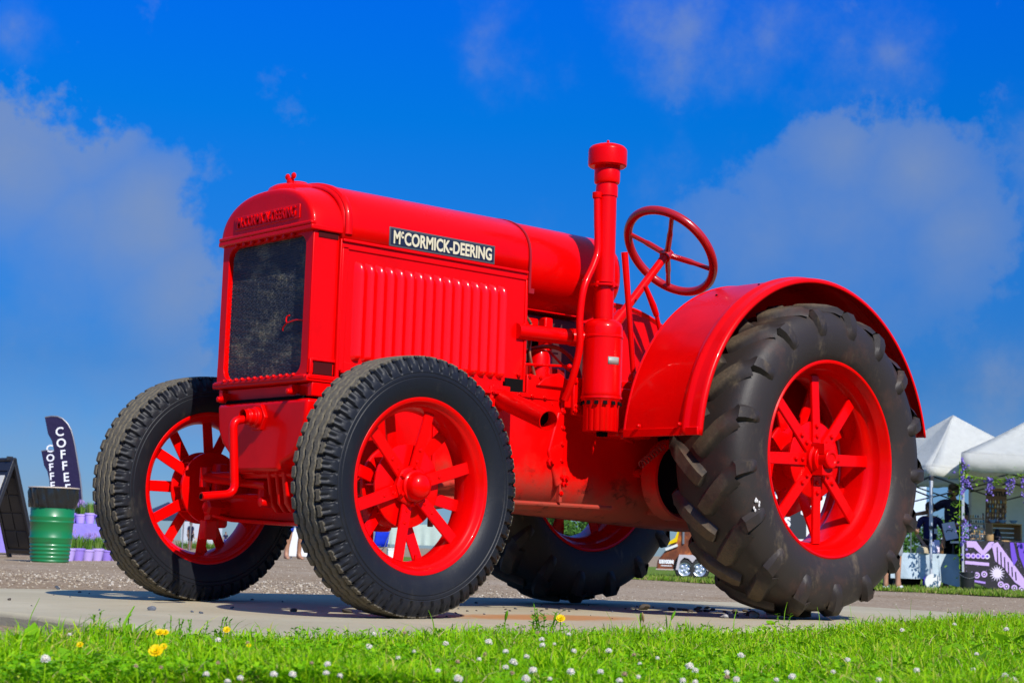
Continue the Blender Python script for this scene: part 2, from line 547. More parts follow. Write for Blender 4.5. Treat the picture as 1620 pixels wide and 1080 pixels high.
def hit(px, py):
    """where the line of sight through a photo pixel meets the open ground"""
    d = px_dir(px, py); d = d / (d @ FH); s1 = d @ RH
    lo, hi = 2.0, 400.0
    for _ in range(60):
        t = (lo + hi) / 2
        if CAM_LOC[2] + d[2] * t > gz(s1 * t, t): lo = t
        else: hi = t
    return W(s1 * t, t, float(gz(s1 * t, t))), t


def at(px, py, dist):
    d = px_dir(px, py); d = d / (d @ FH)
    return CAM_LOC + d * dist


dd = np.concatenate([np.linspace(-40, 2, 15), np.linspace(3, 40, 75), np.linspace(43, 120, 20), np.array([150, 200, 300, 500, 900, 1800])])
ss = np.concatenate([-np.array([1500, 700, 350, 180, 110])[:], np.linspace(-60, 60, 81), np.array([110, 180, 350, 700, 1500])])
G = np.array([[W(s, d, gz(s, d)) for s in ss] for d in dd])
tag(obj('ground', MB().grid(G), M['gravel'], smooth=80), kind='structure', label='brown gravel road and open ground')

# raised concrete slab under the tractor
SLAB = [(1.40, 2.02), (-4.3, 0.95), (-4.5, -0.90), (1.36, -2.36)]


def slab():
    mb = MB()
    mb.prism(SLAB, .20, ((0, 0, -.20), (1, 0, 0), (0, 1, 0), (0, 0, 1)))
    return obj('concrete_slab', mb, M['concrete'], smooth=60, bevel=.018, seg=3)


tag(slab(), kind='structure', label='pale concrete slab with rust stains under the tractor')

# lawn in front: soil sheet
LZ = -.012
EDGE_PX = np.array([-700, -300, 0, 100, 300, 640, 1060, 1360, 1600, 2000, 2600])
EDGE_D = np.array([3.4, 3.7, 3.95, 4.15, 4.6, 4.95, 5.6, 7.0, 8.8, 11.5, 15])
EDGE_S = (EDGE_PX - 810) / F_PX * EDGE_D


def edge_d(s): return np.interp(s, EDGE_S, EDGE_D)


ls = np.concatenate([np.linspace(-14, -3.5, 12), np.linspace(-3.3, 6, 60), np.linspace(6.5, 20, 14)])
rows = []
for s in ls:
    e = edge_d(s)
    r = [W(s, q, LZ + .012 * math.sin(s * 5.1 + q * 3.3) * math.sin(q * 4.7)) for q in np.linspace(-12, e - .08, 40)]
    r.append(W(s, e + .03, LZ - .03)); r.append(W(s, e + .14, -.24))
    rows.append(r)
tag(obj('lawn', MB().grid(np.array(rows)), M['soil'], smooth=80), kind='structure', label='lawn soil in front of the slab')
#PART2
# ---------------------------------------------------------------- the tractor (X forward, Y to its left, Z up)
tractor = empty('tractor', (0, 0, 0))
tag(tractor, 'bright red vintage farm tractor standing on the concrete slab', 'tractor')
R_, RL, BK = M['red'], M['red_low'], M['black_gap']


def superarc(w, z0, h, n=24, p=2.3):
    t = np.linspace(0, PI, n)
    c, s = np.cos(t), np.sin(t)
    return np.stack([w * np.sign(c) * np.abs(c) ** (2 / p), z0 + h * np.abs(s) ** (2 / p)], 1)


# --- radiator
def frame_xz(x):       # local 2D (y, z) at x, extruded forward
    return ((x, 0, 0), (0, 1, 0), (0, 0, 1), (1, 0, 0))


def rounded_rect(y0, y1, z0, z1, r, n=6):
    out = []
    for cy, cz, a in ((y1 - r, z1 - r, 0), (y0 + r, z1 - r, PI / 2), (y0 + r, z0 + r, PI), (y1 - r, z0 + r, 1.5 * PI)):
        for t in np.linspace(a, a + PI / 2, n): out.append((cy + r * math.cos(t), cz + r * math.sin(t)))
    return np.array(out)


rad = MB()
inner = rounded_rect(-.282, .282, .930, 1.488, .05)
outer = rounded_rect(-.328, .328, .905, 1.520, .004)
k = len(inner)
for xa, xb in ((.200, .172),):
    A = np.stack([np.full(k, xa), outer[:, 0], outer[:, 1]], 1); B = np.stack([np.full(k, xa), inner[:, 0], inner[:, 1]], 1)
    Cc = np.stack([np.full(k, xb), inner[:, 0], inner[:, 1]], 1)
    rad.grid(np.array([A, B, Cc]), close_v=True)
obj('grille_frame', rad, R_, tractor, bevel=.003)
for s in (-1, 1):
    colm = MB()
    # side column of the shell, with window shade painted as dark boxes at top and foot
    y0, y1 = sorted((s * .318, s * .330))
    colm.prism([(.06, .93), (.198, .93), (.198, 1.505), (.06, 1.505)], y1 - y0, ((0, y0, 0), (1, 0, 0), (0, 0, 1), (0, 1, 0)))
    colm.box((.066, s * .335, 1.20), (.018, .022, .56))
    colm.box((.128, s * .333, .985), (.118, .014, .012)); colm.box((.128, s * .333, .915), (.15, .030, .018))
    colm.box((.188, s * .334, .95), (.014, .012, .075)); colm.box((.068, s * .334, .95), (.014, .012, .075))
    cs = obj('radiator_side', colm, R_, tractor, bevel=.003)
    rec = MB(); rec.box((.127, s * .3315, 1.488), (.095, .004, .026)); rm = mat('recess_shade_maroon', (.06, .004, .004), .6, spec=.1); obj('recess_shade', rec, rm, cs, smooth=0)
    rec = MB(); rec.box((.127, s * .3315, .952), (.090, .004, .048)); obj('recess_shade', rec, rm, cs, smooth=0)

core = MB(); core.box((.155, 0, 1.21), (.02, .60, .60))
m = mat('radiator_core', (0.05, 0.055, 0.07), .8)
t = NT(m); o = t.co()
nn = t.noise(o, 9, 6, .7, (1, 1, .8)); n2 = t.noise(o, 34, 5, .7, (1, 1, .35)); n3 = t.noise(o, 20, 4, .7, (1, .4, 1.2))
c = t.mixc(t.step(nn, .4, .62), (0.03, 0.034, 0.045), (0.075, 0.077, 0.085))
c = t.mixc(t.math('MULTIPLY', t.step(n2, .52, .72), t.step(nn, .42, .6)), c, (0.24, 0.19, 0.10))
c = t.mixc(t.step(n3, .58, .66), c, (0.010, 0.010, 0.012))
t.color(c); t.bump(t.math('ADD', n2, n3), .9, .02)
obj('radiator_core', core, m, tractor, smooth=0)
wire = MB()
NW = 64
for i in range(NW):
    y = -.28 + .56 * i / (NW - 1)
    zz = np.linspace(.925, 1.495, 30)
    P = np.stack([np.full(30, .1755), y + .0011 * np.where(np.arange(30) % 2, 1, -1), zz], 1)
    wire.tube(P, .0016, 4, False)
for i in range(74):
    z = .928 + .565 * i / 73
    yy = np.linspace(-.285, .285, 40)
    P = np.stack([.1765 + .0016 * np.sin(yy * 29 + i * 2.3) * np.sin(i * .9) + .0022 * np.where((np.arange(40) + i) % 2, 1, -1), yy, np.full(40, z) + .0022 * np.sin(yy * 37 + i * 1.9) * np.sin(yy * 13 + i * .7) + RNG.normal(0, .0012, 40)], 1)
    wire.tube(P, .0012, 4, False)
m = mat('screen_wire', (0.17, 0.165, 0.155), .45, .6)
t = NT(m); o = t.co(); t.color(t.mixc(t.step(t.noise(o, 7, 6, .75, (1, 1, 1.6)), .46, .72), (0.07, 0.078, 0.10), (0.34, 0.30, 0.20)))
tag(obj('wire_screen', wire, m, tractor, fixn=False), kind='stuff')
tw = MB(); tw.tube(smooth_path([(.183, .29, 1.142), (.188, .22, 1.148), (.19, .16, 1.142), (.186, .15, 1.165), (.183, .165, 1.172)], 6), .003, 6)
tw.tube(smooth_path([(.189, .16, 1.142), (.187, .13, 1.125), (.184, .125, 1.112)], 5), .003, 6)
obj('twisted_wire', tw, R_, tractor)

# top tank: arched casting with raised lettering
tank_top = MB()
rows = []
for x, kk, dz in ((.212, .90, -.010), (.212, .955, -.004), (.208, .985, -.001), (.196, 1.0, 0), (.150, 1.005, .012), (.10, 1.01, .020), (.058, 1.012, .022)):
    a = superarc(.340 * kk, 1.516, (.186 + dz) * kk, 30, 2.25)
    rows.append(np.stack([np.full(len(a), x), a[:, 0], a[:, 1]], 1))
ctr = rows[0].copy(); ctr[:, 1] *= .5; ctr[:, 2] = 1.516 + (ctr[:, 2] - 1.516) * .5
c0 = ctr.copy(); c0[:, 1] *= .02; c0[:, 2] = 1.516 + (c0[:, 2] - 1.516) * .02
tank_top.grid(np.array([c0, ctr] + rows))
obj('top_tank', tank_top, R_, tractor, smooth=50)
ledge = MB()
ledge.box((.136, 0, 1.510), (.165, .688, .022)); ledge.box((.207, 0, 1.528), (.026, .682, .016))
ledge.box((.135, -.343, 1.520), (.12, .03, .04))
obj('tank_ledge', ledge, R_, tractor, bevel=.005)
bolt_me = MB().lathe([(0, .012), (.006, .011), (.009, .007), (.0095, 0)], 8, axis='X').mesh('bolt', R_)
for i in range(8):
    link('bolt', bolt_me, tractor, (.203, -.215 + .059 * i, 1.494))
strip = MB(); strip.box((.2125, .012, 1.583), (.008, .475, .058))
obj('name_band', strip, R_, tractor, bevel=.002)
text_obj('raised_lettering', 'McCORMICK-DEERING', R_, tractor, .060, (0, 1, 0), (0, 0, 1), (.218, .012, 1.583), .004, .0008, .70)
neck = MB()
neck.lathe([(.130, 1.700), (.120, 1.722), (.100, 1.735), (.070, 1.743), (.045, 1.750), (.04, 1.756), (0, 1.757)], 32, (.062, 0, 0))
obj('filler_neck', neck, R_, tractor)
cap = MB(); cap.lathe([(.016, 1.75), (.016, 1.766), (.010, 1.772), (0, 1.773)], 14, (.100, 0, 0))
for s in (-1, 1): cap.ball((.100, s * .022, 1.778), (.010, .014, .014), 8, 6)
obj('radiator_cap', cap, R_, tractor)

# bottom tank and front casting
bt = MB()
bt.box((.140, 0, .908), (.142, .69, .024)); bt.box((.202, 0, .915), (.024, .66, .016))
bt.box((.12, 0, .868), (.09, .60, .052)); bt.box((.125, .325, .868), (.11, .03, .055)); bt.box((.125, -.325, .868), (.11, .03, .055))
obj('bottom_tank', bt, R_, tractor, bevel=.004)
for i in range(14):
    if i in (0, 13): continue
    link('bolt', bolt_me, tractor, (.208, -.30 + .6 * i / 13, .925)).scale = (1, .8, .8)
for y, z in ((.225, .872), (-.285, .862)):
    lug = MB(); lug.box((.18, y, z), (.05, .026, .032)); lug.lathe([(0, .022), (.012, .02), (.012, -.02)], 10, (.20, y, z - .012), 'X')
    obj('clamp_lug', lug, R_, tractor, bevel=.003)
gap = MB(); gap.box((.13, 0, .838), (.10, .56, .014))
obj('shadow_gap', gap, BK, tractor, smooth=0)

fc = MB()
outl = [(-.325, .832), (-.31, .72), (-.275, .665), (-.21, .615), (-.165, .575), (-.15, .545), (.15, .545), (.165, .575), (.24, .60), (.29, .655), (.325, .72), (.335, .832)]
fc.prism(outl, .30, frame_xz(-.105))
obj('front_casting', fc, RL if False else R_, tractor, bevel=.022, seg=4)
nose = MB()
P = [(y, z) for y, z in ((-.062, .0), (-.03, .052), (.03, .052), (.062, 0), (.03, -.052), (-.03, -.052))]
nose.prism([(y, z + .765) for y, z in P], .022, frame_xz(.188))
nose.lathe([(.043, .205), (.043, .225), (.034, .228), (.034, .252), (.028, .255), (.028, .275)], 20, (0, 0, .765), 'X')
obj('crank_nose', nose, R_, tractor, bevel=.004)
crank = MB()
crank.tube(fillet([(.24, 0, .755), (.318, 0, .745), (.292, 0, .452), (.445, 0, .435)], .045, 7), .0175, 14)
obj('crank_handle', crank, R_, tractor)
end = MB(); end.lathe([(0, .0), (.011, 0.0), (.011, .002)], 12, (.4465, 0, .435), 'X')
obj('crank_bore', end, BK, tractor, smooth=0)

# axle pivot bracket
br = MB()
br.box((.075, -.02, .572), (.13, .36, .022))
br.lathe([(.062, .545), (.07, .566)], 20, (.10, -.135, 0))
br.box((.10, -.135, .560), (.12, .12, .040))
obj('axle_saddle', br, R_, tractor, bevel=.006)
web = MB()
for y, w in ((-.005, .022), (.052, .022), (.10, .03)):
    web.prism([(.02, .565), (.15, .565), (.125, .42), (.095, .385), (.06, .385), (.035, .42)], w, ((0, y, 0), (1, 0, 0), (0, 0, 1), (0, 1, 0)))
obj('pivot_lug', web, R_, tractor, bevel=.008, seg=3)
pin = MB(); pin.lathe([(0, .165), (.018, .163), (.021, .155), (.021, -.02)], 14, (0, -.012, .425), 'X')
obj('pivot_pin', pin, R_, tractor); pin = MB()
pin.lathe([(0, .17), (.03, .168), (.031, .155), (.014, .15), (.014, .06)], 14, (0, -.20, .515), 'X')
obj('grease_cap', pin, R_, tractor)
ax = MB()
ax.prism([(-.60, .455), (-.40, .462), (0, .462), (.40, .462), (.60, .455), (.60, .385), (.40, .362), (0, .350), (-.40, .362), (-.60, .385)], .022, frame_xz(.0))
ax.prism([(-.60, .464), (.60, .464), (.60, .448), (-.60, .448)], .085, frame_xz(-.03))
ax.prism([(-.60, .385), (-.40, .362), (0, .350), (.40, .362), (.60, .385), (.60, .37), (.40, .345), (0, .333), (-.40, .345), (-.60, .37)], .085, frame_xz(-.03))
obj('front_axle', ax, R_, tractor, bevel=.005)
for s in (-1, 1):
    kn = MB()
    kn.lathe([(0, .60), (.030, .598), (.034, .585), (.034, .40), (.042, .395), (.042, .33), (.034, .32), (0, .318)], 18, (0, s * .585, 0))
    kn.lathe([(.030, .0), (.046, .02), (.046, .05), (.036, .07), (.036, .11)][::1], 18, (0, s * .61 if s > 0 else s * .61 - .11, .493), 'Y')
    kn.box((.03, s * .575, .40), (.06, .055, .10)); kn.box((.06, s * .56, .31), (.06, .05, .085))
    kn.bar((.02, s * .56, .535), (.13, s * .50, .535), .028, .05)
    obj('steering_knuckle', kn, R_, tractor, bevel=.006)
nut = MB()
nut.lathe([(0, .135), (.024, .134), (.034, .124), (.036, .10), (.036, .07), (.02, .07), (.02, 0)], 6, (0, -.475, .405), 'X')
nut.lathe([(.026, -.02), (.026, .07)], 12, (0, -.475, .405), 'X')
obj('axle_nut', nut, R_, tractor, smooth=25)
tie = MB()
tie.tube([(.125, -.50, .538), (.125, .50, .538)], .015, 10); tie.tube([(.13, -.50, .53), (.10, -.06, .497)], .020, 10)
tie.lathe([(0, .575), (.025, .573), (.025, .49), (0, .488)], 12, (.125, -.50, 0)); tie.lathe([(0, .575), (.025, .573), (.025, .49), (0, .488)], 12, (.125, .50, 0))
tie.lathe([(0, .555), (.022, .553), (.024, .44), (0, .44)], 12, (.07, -.13, 0))
obj('tie_rod', tie, R_, tractor)

# --- hood
def hood_section(w, top, zlow, n=26):
    a = superarc(w, 1.540, top - 1.540, n, 2.35)
    return np.vstack([[(w, zlow)], a, [(-w, zlow)]])


hd = MB()
rows = []
for x, w, top, zl in ((.074, .330, 1.722, 1.478), (.066, .344, 1.735, 1.476), (.05, .350, 1.741, 1.474), (-.03, .350, 1.742, 1.474), (-.925, .350, 1.748, 1.478), (-.936, .346, 1.745, 1.478)):
    a = hood_section(w, top, zl); rows.append(np.stack([np.full(len(a), x), a[:, 0], a[:, 1]], 1))
hd.grid(np.array(rows))
obj('hood', hd, R_, tractor, smooth=45, solid=.004)
ridge = MB()
a = hood_section(.353, 1.738, 1.50); b = hood_section(.362, 1.748, 1.50)
for q in (0,):
    rows = [np.stack([np.full(len(c_), x), c_[:, 0], c_[:, 1]], 1) for c_, x in ((a, .062), (b, .054), (b, .036), (a, .028))]
    ridge.grid(np.array(rows))
obj('hood_band', ridge, R_, tractor, smooth=50)
for s in (-1, 1):
    hing = MB(); hing.box((-.43, s * .352, 1.474), (1.0, .010, .012)); obj('hood_hem', hing, R_, tractor, bevel=.003)
seam = MB()
a = hood_section(.3545, 1.753, 1.46); b = hood_section(.345, 1.742, 1.46)
rows = [np.stack([np.full(len(c_), x), c_[:, 0], c_[:, 1]], 1) for c_, x in ((b, -.948), (a, -.946), (a, -.936), (b, -.934))]
seam.grid(np.array(rows))
seam.box((-.94, .345, 1.44), (.012, .02, .07)); seam.box((-.95, .35, 1.395), (.03, .012, .022))
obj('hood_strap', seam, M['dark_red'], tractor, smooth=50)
knob = MB(); knob.lathe([(.03, 1.74), (.03, 1.752), (.02, 1.757), (0, 1.758)], 16, (-.90, 0.02, 0)); knob.ball((-.86, .06, 1.748), (.03, .03, .008))
obj('hood_catch', knob, R_, tractor)

side = MB()
side.box((-.435, .338, 1.23), (1.01, .006, .49))
side.box((-.435, .342, 1.455), (1.01, .010, .03)); side.box((-.932, .342, 1.20), (.014, .010, .50)); side.box((.050, .342, 1.20), (.03, .010, .50))
side.box((-.38, .340, .965), (.86, .012, .045))
obj('hood_side', side, R_, tractor, bevel=.003)
side = MB(); side.box((-.435, -.338, 1.23), (1.01, .006, .49)); obj('hood_side', side, R_, tractor, bevel=.003)


def louvre_mesh():
    U = np.linspace(0, 1, 9); V = np.concatenate([np.linspace(0, .08, 7), np.linspace(.1, .86, 5), np.linspace(.88, 1, 11)])
    P = np.zeros((len(U), len(V), 3))
    H = .405
    for i, u in enumerate(U):
        for j, v in enumerate(V):
            z = v * H
            top = max(0.0, 1 - ((z - (H - .05)) / .05) ** 2) ** .5 if z > H - .05 else 1
            bot = max(0.0, 1 - ((.02 - z) / .02) ** 2) ** .5 if z < .02 else 1
            k = top * bot
            wv = .55 + .45 * k
            prof = (math.sin(PI * min(1, u / .72) / 2) if u < .72 else math.cos(PI * (u - .72) / .28 / 2)) ** .9
            P[i, j] = (.022 - (.5 + (u - .5) * wv) * .044, .029 * prof * k, z)
    return MB().grid(P).mesh('louvre', M['red_gloss'], 60)


lv = louvre_mesh()
for i in range(16):
    link('louvre', lv, tractor, (-.018 - .0511 * i, .3405, .995))

plate_m = mat('name_plate', (0.012, 0.016, 0.035), .35)
cream = mat('cream_lettering', (0.62, 0.55, 0.36), .5)
pl = MB(); pl.box((-.445, .3525, 1.523), (.572, .004, .080))
plate = obj('name_plate', pl, mat('plate_edge', (0.10, 0.10, 0.10), .35, .3), tractor, bevel=.001)
pl = MB(); pl.box((-.445, .3553, 1.523), (.556, .002, .064))
obj('plate_field', pl, plate_m, plate, smooth=0)
def fit_text(txt, x0, x1, z0, z1, off):
    o_ = text_obj('lettering', txt, cream, plate, .066, (-1, 0, 0), (0, 0, 1), (0, .3567, 0), .0006, off, 1.0)
    v = np.array([q.co for q in o_.data.vertices]); lo, hi = v.min(0), v.max(0)
    for q in o_.data.vertices:
        q.co.x = x0 + (hi[0] - q.co.x) / (hi[0] - lo[0]) * (x1 - x0); q.co.z = z0 + (q.co.z - lo[2]) / (hi[2] - lo[2]) * (z1 - z0)
fit_text('M', -.179, -.214, 1.4955, 1.5505, .002); fit_text('c', -.217, -.231, 1.522, 1.5505, .002); fit_text('CORMICK-DEERING', -.235, -.712, 1.4955, 1.5505, .002)

# --- fuel tank behind the hood
ft = MB()
def tank_sec(k, n=44):
    t = np.linspace(0, 2 * PI, n, endpoint=False); c, s = np.cos(t), np.sin(t)
    y = .330 * np.sign(c) * np.abs(c) ** (2 / 2.5) * k; z = 1.54 + np.where(s > 0, .206, .20) * np.sign(s) * np.abs(s) ** (2 / 2.4) * k
    return y, z
rows = []
for x, kk in ((-.95, .985), (-1.0, 1.0), (-1.49, 1.0), (-1.515, .99), (-1.535, .96), (-1.55, .88), (-1.56, .6), (-1.563, .02)):
    y, z = tank_sec(kk); rows.append(np.stack([np.full(len(y), x), y, z], 1))
ft.grid(np.array(rows), close_v=True)
obj('fuel_tank', ft, R_, tractor, smooth=50)

# --- engine, crankcase, transmission
bl = MB()
bl.box((-.62, 0, .99), (1.32, .50, .22)); bl.box((-.52, 0, 1.14), (.96, .40, .26)); bl.box((-1.17, 0, 1.08), (.14, .30, .44))
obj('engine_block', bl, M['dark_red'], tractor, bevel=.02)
cc = MB()
def belly(x, w, zb, zt, rr=.16):
    n = 8; out = [(w, zt)]
    for a in np.linspace(0, PI / 2, n): out.append((w - rr + rr * math.cos(a), zb + rr - rr * math.sin(a)))
    for a in np.linspace(PI / 2, PI, n): out.append((-w + rr + rr * math.cos(a), zb + rr - rr * math.sin(a)))
    out.append((-w, zt))
    return np.array([(x, y, z) for y, z in out])
rows = [belly(x, w, zb, zt, rr) for x, w, zb, zt, rr in ((-.10, .30, .50, .92, .14), (-.20, .325, .465, .93, .16), (-.86, .335, .455, .95, .17), (-.90, .345, .452, .95, .17), (-1.14, .355, .447, .93, .18), (-1.17, .345, .445, .93, .18),
                                               (-1.20, .285, .440, .93, .17), (-1.30, .27, .432, .93, .17), (-1.75, .27, .412, .93, .17), (-2.40, .27, .385, .93, .17))]
cc.grid(np.array(rows))
for r_, fl in ((rows[0], 0), (rows[-1], 1)): cc.add(r_, [tuple(range(len(r_)))[::-1] if fl else tuple(range(len(r_)))])
cc.box((-1.25, 0, .935), (2.25, .56, .02))
obj('transmission_case', cc, RL, tractor, smooth=35)
fl = MB()
fl.prism([(-1.07, .70), (-1.125, .88), (-1.165, .88), (-1.17, .565), (-1.13, .545)], .022, ((0, .342, 0), (1, 0, 0), (0, 0, 1), (0, 1, 0)))
obj('bell_housing_rib', fl, RL, tractor, bevel=.01, seg=3)
for x, y, z, r in ((-1.09, .352, .655, .020), (-1.17, .362, .585, .016), (-1.165, .362, .56, .013), (-1.72, .285, .64, .020), (-1.80, .285, .635, .012)):
    b = MB(); b.lathe([(0, .030), (r * .5, .030), (r * .55, .018), (r, .016), (r, -.02)], 10, (x, y, z), 'Y')
    obj('plug', b, R_, tractor, smooth=30)
eng = MB()
eng.box((-1.10, .315, .965), (.30, .06, .13)); eng.box((-1.265, .352, .955), (.10, .022, .17)); eng.box((-1.02, .27, .89), (.26, .14, .05))
obj('engine_side_plate', eng, R_, tractor, bevel=.006)
cb = MB()
cb.lathe([(.075, .99), (.075, 1.01), (.050, 1.03), (.050, 1.12), (.042, 1.145), (.025, 1.155), (0, 1.156)], 24, (-1.085, .27, 0))
cb.prism([(-1.0, .985), (-1.17, .985), (-1.17, 1.03), (-1.13, 1.05), (-1.04, 1.02)], .10, ((0, .26, 0), (1, 0, 0), (0, 0, 1), (0, 1, 0)))
obj('carburettor', cb, R_, tractor, bevel=.004)
mag = MB(); mag.box((-1.06, .10, 1.285), (.20, .16, .05)); mag.lathe([(.035, 1.20), (.035, 1.31), (0, 1.32)], 14, (-1.0, .17, 0)); mag.box((-1.21, .17, 1.24), (.05, .05, .16))
obj('manifold', mag, R_, tractor, bevel=.008)
wr = MB(); wr.tube([(-.93, .33, 1.318), (-1.27, .33, 1.318)], .003, 6)
wr.tube(smooth_path([(-1.30, .25, .93), (-1.31, .27, 1.05), (-1.24, .26, 1.10), (-1.18, .22, 1.17)], 6), .006, 6)
obj('control_wire', wr, R_, tractor)
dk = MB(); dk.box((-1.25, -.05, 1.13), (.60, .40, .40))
obj('engine_gap_fill', dk, mat('engine_gap_dark', (.06, .012, .012), .6), tractor, bevel=.01)  # dark block filling the gap under the tank; darkness put into its colour
ip = MB(); ip.tube([(-.88, .34, 1.212), (-1.225, .345, 1.218), (-1.245, .36, 1.218)], .0355, 18); ip.tube([(-1.20, .36, 1.218), (-1.30, .42, 1.218)], .033, 16)
ip.tube([(-1.20, .35, 1.218), (-1.226, .353, 1.218)], .040, 18)
obj('intake_pipe', ip, R_, tractor)
ex = MB()
a, b = np.array([-.838, .26, .932]), np.array([-.737, .72, .797]); d_ = (b - a) / np.linalg.norm(b - a)
ex.tube([a, b], .0435, 24, False)
ex.tube([b, b - d_ * .12], .0395, 24, False)
ex.lathe([(.0435, 0), (.0395, 0)], 24)   # annulus at the mouth, placed below
nv = 48
ann = ex.v.pop(); ex.n -= len(ann)
ref = np.array([0, 0, 1.0]); x_ = np.cross(ref, d_); x_ /= np.linalg.norm(x_); y_ = np.cross(d_, x_)
ex.v.append(b + ann[:, :1] * x_ + ann[:, 1:2] * y_); ex.n += len(ann)
exo = obj('exhaust_pipe', ex, R_, tractor, fixn=False)
bore_disc = MB(); bore_disc.lathe([(0, 0), (.0393, 0)], 20)
bore_disc.v = [b - d_ * .07 + bore_disc.v[0][:, :1] * x_ + bore_disc.v[0][:, 1:2] * y_]
obj('bore_dark', bore_disc, BK, exo, smooth=0)  # black disc inside the mouth paints the darkness of the bore
nb = MB(); nb.box((-.80, .335, .955), (.10, .03, .02)); nb.box((-.745, .338, .91), (.02, .03, .10))
obj('exhaust_bracket', nb, R_, tractor, bevel=.003)
ntc = MB(); ntc.box((-.875, .343, .965), (.105, .006, .075))
obj('notch_dark', ntc, BK, tractor, smooth=0)  # black box on the panel paints the dark of an opening

# --- bolts, flanges, rods and pipes along the engine
small = MB().lathe([(0, .010), (.0065, .010), (.007, .006), (.011, .006), (.011, 0)], 6, axis='Y').mesh('bolt', R_, 25)
for x, z in [(-.90 - .065 * i, 1.022) for i in range(5)] + [(-.975, .91), (-1.10, .91), (-1.235, .91), (-1.225, 1.02), (-1.30, 1.02), (-1.225, .89), (-1.30, .89), (-1.265, .955)]:
    link('bolt', small, tractor, (x, .3455 if x > -1.21 else .3635, z))
flg = MB(); flg.box((-.62, .342, .935), (1.02, .03, .018)); flg.box((-1.155, .352, .70), (.018, .02, .44)); flg.box((-.45, .330, .60), (.018, .02, .50))
obj('case_flange', flg, RL, tractor, bevel=.003)
for i in range(13): link('bolt', small, tractor, (-.15 - .075 * i, .357, .935))
for i in range(6): link('bolt', small, tractor, (-1.155, .3625, .52 + .072 * i))
fp = MB(); fp.tube(smooth_path([(-1.02, .20, 1.335), (-1.03, .27, 1.26), (-1.00, .30, 1.13), (-1.03, .31, 1.02)], 8), .007, 8); obj('fuel_line', fp, mat('copper_line', (.32, .12, .06), .35, .7), tractor)
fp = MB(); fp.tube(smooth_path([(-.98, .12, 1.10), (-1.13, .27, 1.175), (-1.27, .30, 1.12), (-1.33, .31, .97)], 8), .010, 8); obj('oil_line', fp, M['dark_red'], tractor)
rd_ = MB(); rd_.tube([(-.94, .31, 1.075), (-1.22, .325, 1.09)], .006, 8); rd_.ball((-.95, .31, 1.075), .012, 8, 6); rd_.ball((-1.22, .325, 1.09), .012, 8, 6); obj('throttle_rod', rd_, R_, tractor)
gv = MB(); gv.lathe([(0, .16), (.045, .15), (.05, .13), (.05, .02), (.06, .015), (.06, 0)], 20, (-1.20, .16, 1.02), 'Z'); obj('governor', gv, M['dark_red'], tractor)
sp_ = MB(); sp_.box((-1.005, .12, 1.10), (.09, .20, .20)); obj('magneto', sp_, mat('magneto_black', (.02, .018, .02), .5), tractor, bevel=.015)
for i in range(4): w_ = MB(); w_.tube(smooth_path([(-1.0, .16, 1.18), (-.97, .24, 1.25 + .02 * i), (-.86 + .02 * i, .20, 1.29 - .015 * i)], 6), .005, 6); obj('ignition_lead', w_, BK, tractor)
bpd = MB(); bpd.bar((-1.66, .30, .80), (-1.42, .47, .80), .02, .05); bpd.box((-1.42, .50, .81), (.10, .07, .014)); obj('clutch_pedal', bpd, R_, tractor, bevel=.004)
rdr = MB(); rdr.tube([(-.30, .36, .47), (-1.5, .33, .47)], .010, 8); rdr.tube([(.03, .44, .44), (-.75, .32, .57)], .014, 10); obj('drag_link', rdr, RL, tractor)
for s in (-1, 1):
    ra = MB(); ra.tube([(.01, s * .40, .385), (-.80, s * .10, .47)], .022, 12); obj('radius_rod', ra, RL, tractor)

# --- air cleaner stack
SX, SY = -1.312, .44
st = MB()
st.lathe([(.0, .955), (.088, .955), (.0905, .962), (.0885, .975), (.0885, 1.215), (.0915, 1.218), (.0915, 1.226), (.0885, 1.229), (.0885, 1.262), (.084, 1.280), (.070, 1.293), (.060, 1.298), (.056, 1.300)], 44, (SX, SY, 0))
obj('air_cleaner_body', st, R_, tractor, smooth=35)
cup = MB()
P = []
for h, r, kf in ((.955, .093, 0), (.945, .094, 0), (.940, .089, .15), (.905, .080, 1), (.805, .080, 1), (.800, .078, 1), (.799, .0, 1)):
    t = np.linspace(0, 2 * PI, 144, endpoint=False)
    q = r * (1 - .045 * kf * (np.abs(np.cos(t * 9)) ** 6))
    P.append(np.stack([SX + q * np.cos(t), SY + q * np.sin(t), np.full(144, h)], -1))
cup.grid(np.array(P), close_v=True)
cupo = obj('oil_cup', cup, R_, tractor, smooth=35)
for i in range(14):
    t = 2 * PI * i / 14 + .1
    sl = MB(); R3 = np.stack([[math.cos(t), math.sin(t), 0], [-math.sin(t), math.cos(t), 0], [0, 0, 1]], 1)
    sl.box(np.array([SX + .0885 * math.cos(t), SY + .0885 * math.sin(t), .924]), (.006, .018, .016), R3 @ rotm('Y', -.25))
    obj('slot', sl, BK, cupo, smooth=0)  # dark boxes paint the shade inside open slots
dr = MB(); dr.box((SX, SY + .01, .789), (.04, .035, .022)); obj('drain_plug', dr, BK, tractor, bevel=.003)
tb = MB()
tb.lathe([(.0445, 1.29), (.0445, 1.455)], 32, (SX, SY, 0)); tb.lathe([(.0455, 1.468), (.0455, 1.86), (.050, 1.862), (.050, 1.905), (.0475, 1.918), (.0475, 1.93)], 32, (SX, SY, 0))
tb.lathe([(.047, 1.450), (.064, 1.452), (.064, 1.461), (.047, 1.463)], 32, (SX, SY, 0))
obj('stack_tube', tb, R_, tractor, smooth=35)
for a in (0.2, 1.6, 2.6): 
    b = MB(); b.lathe([(0, 1.47), (.008, 1.469), (.009, 1.445), (0, 1.444)], 8, (SX + .056 * math.cos(a), SY + .056 * math.sin(a), 0)); obj('clamp_bolt', b, R_, tractor)
cp = MB()
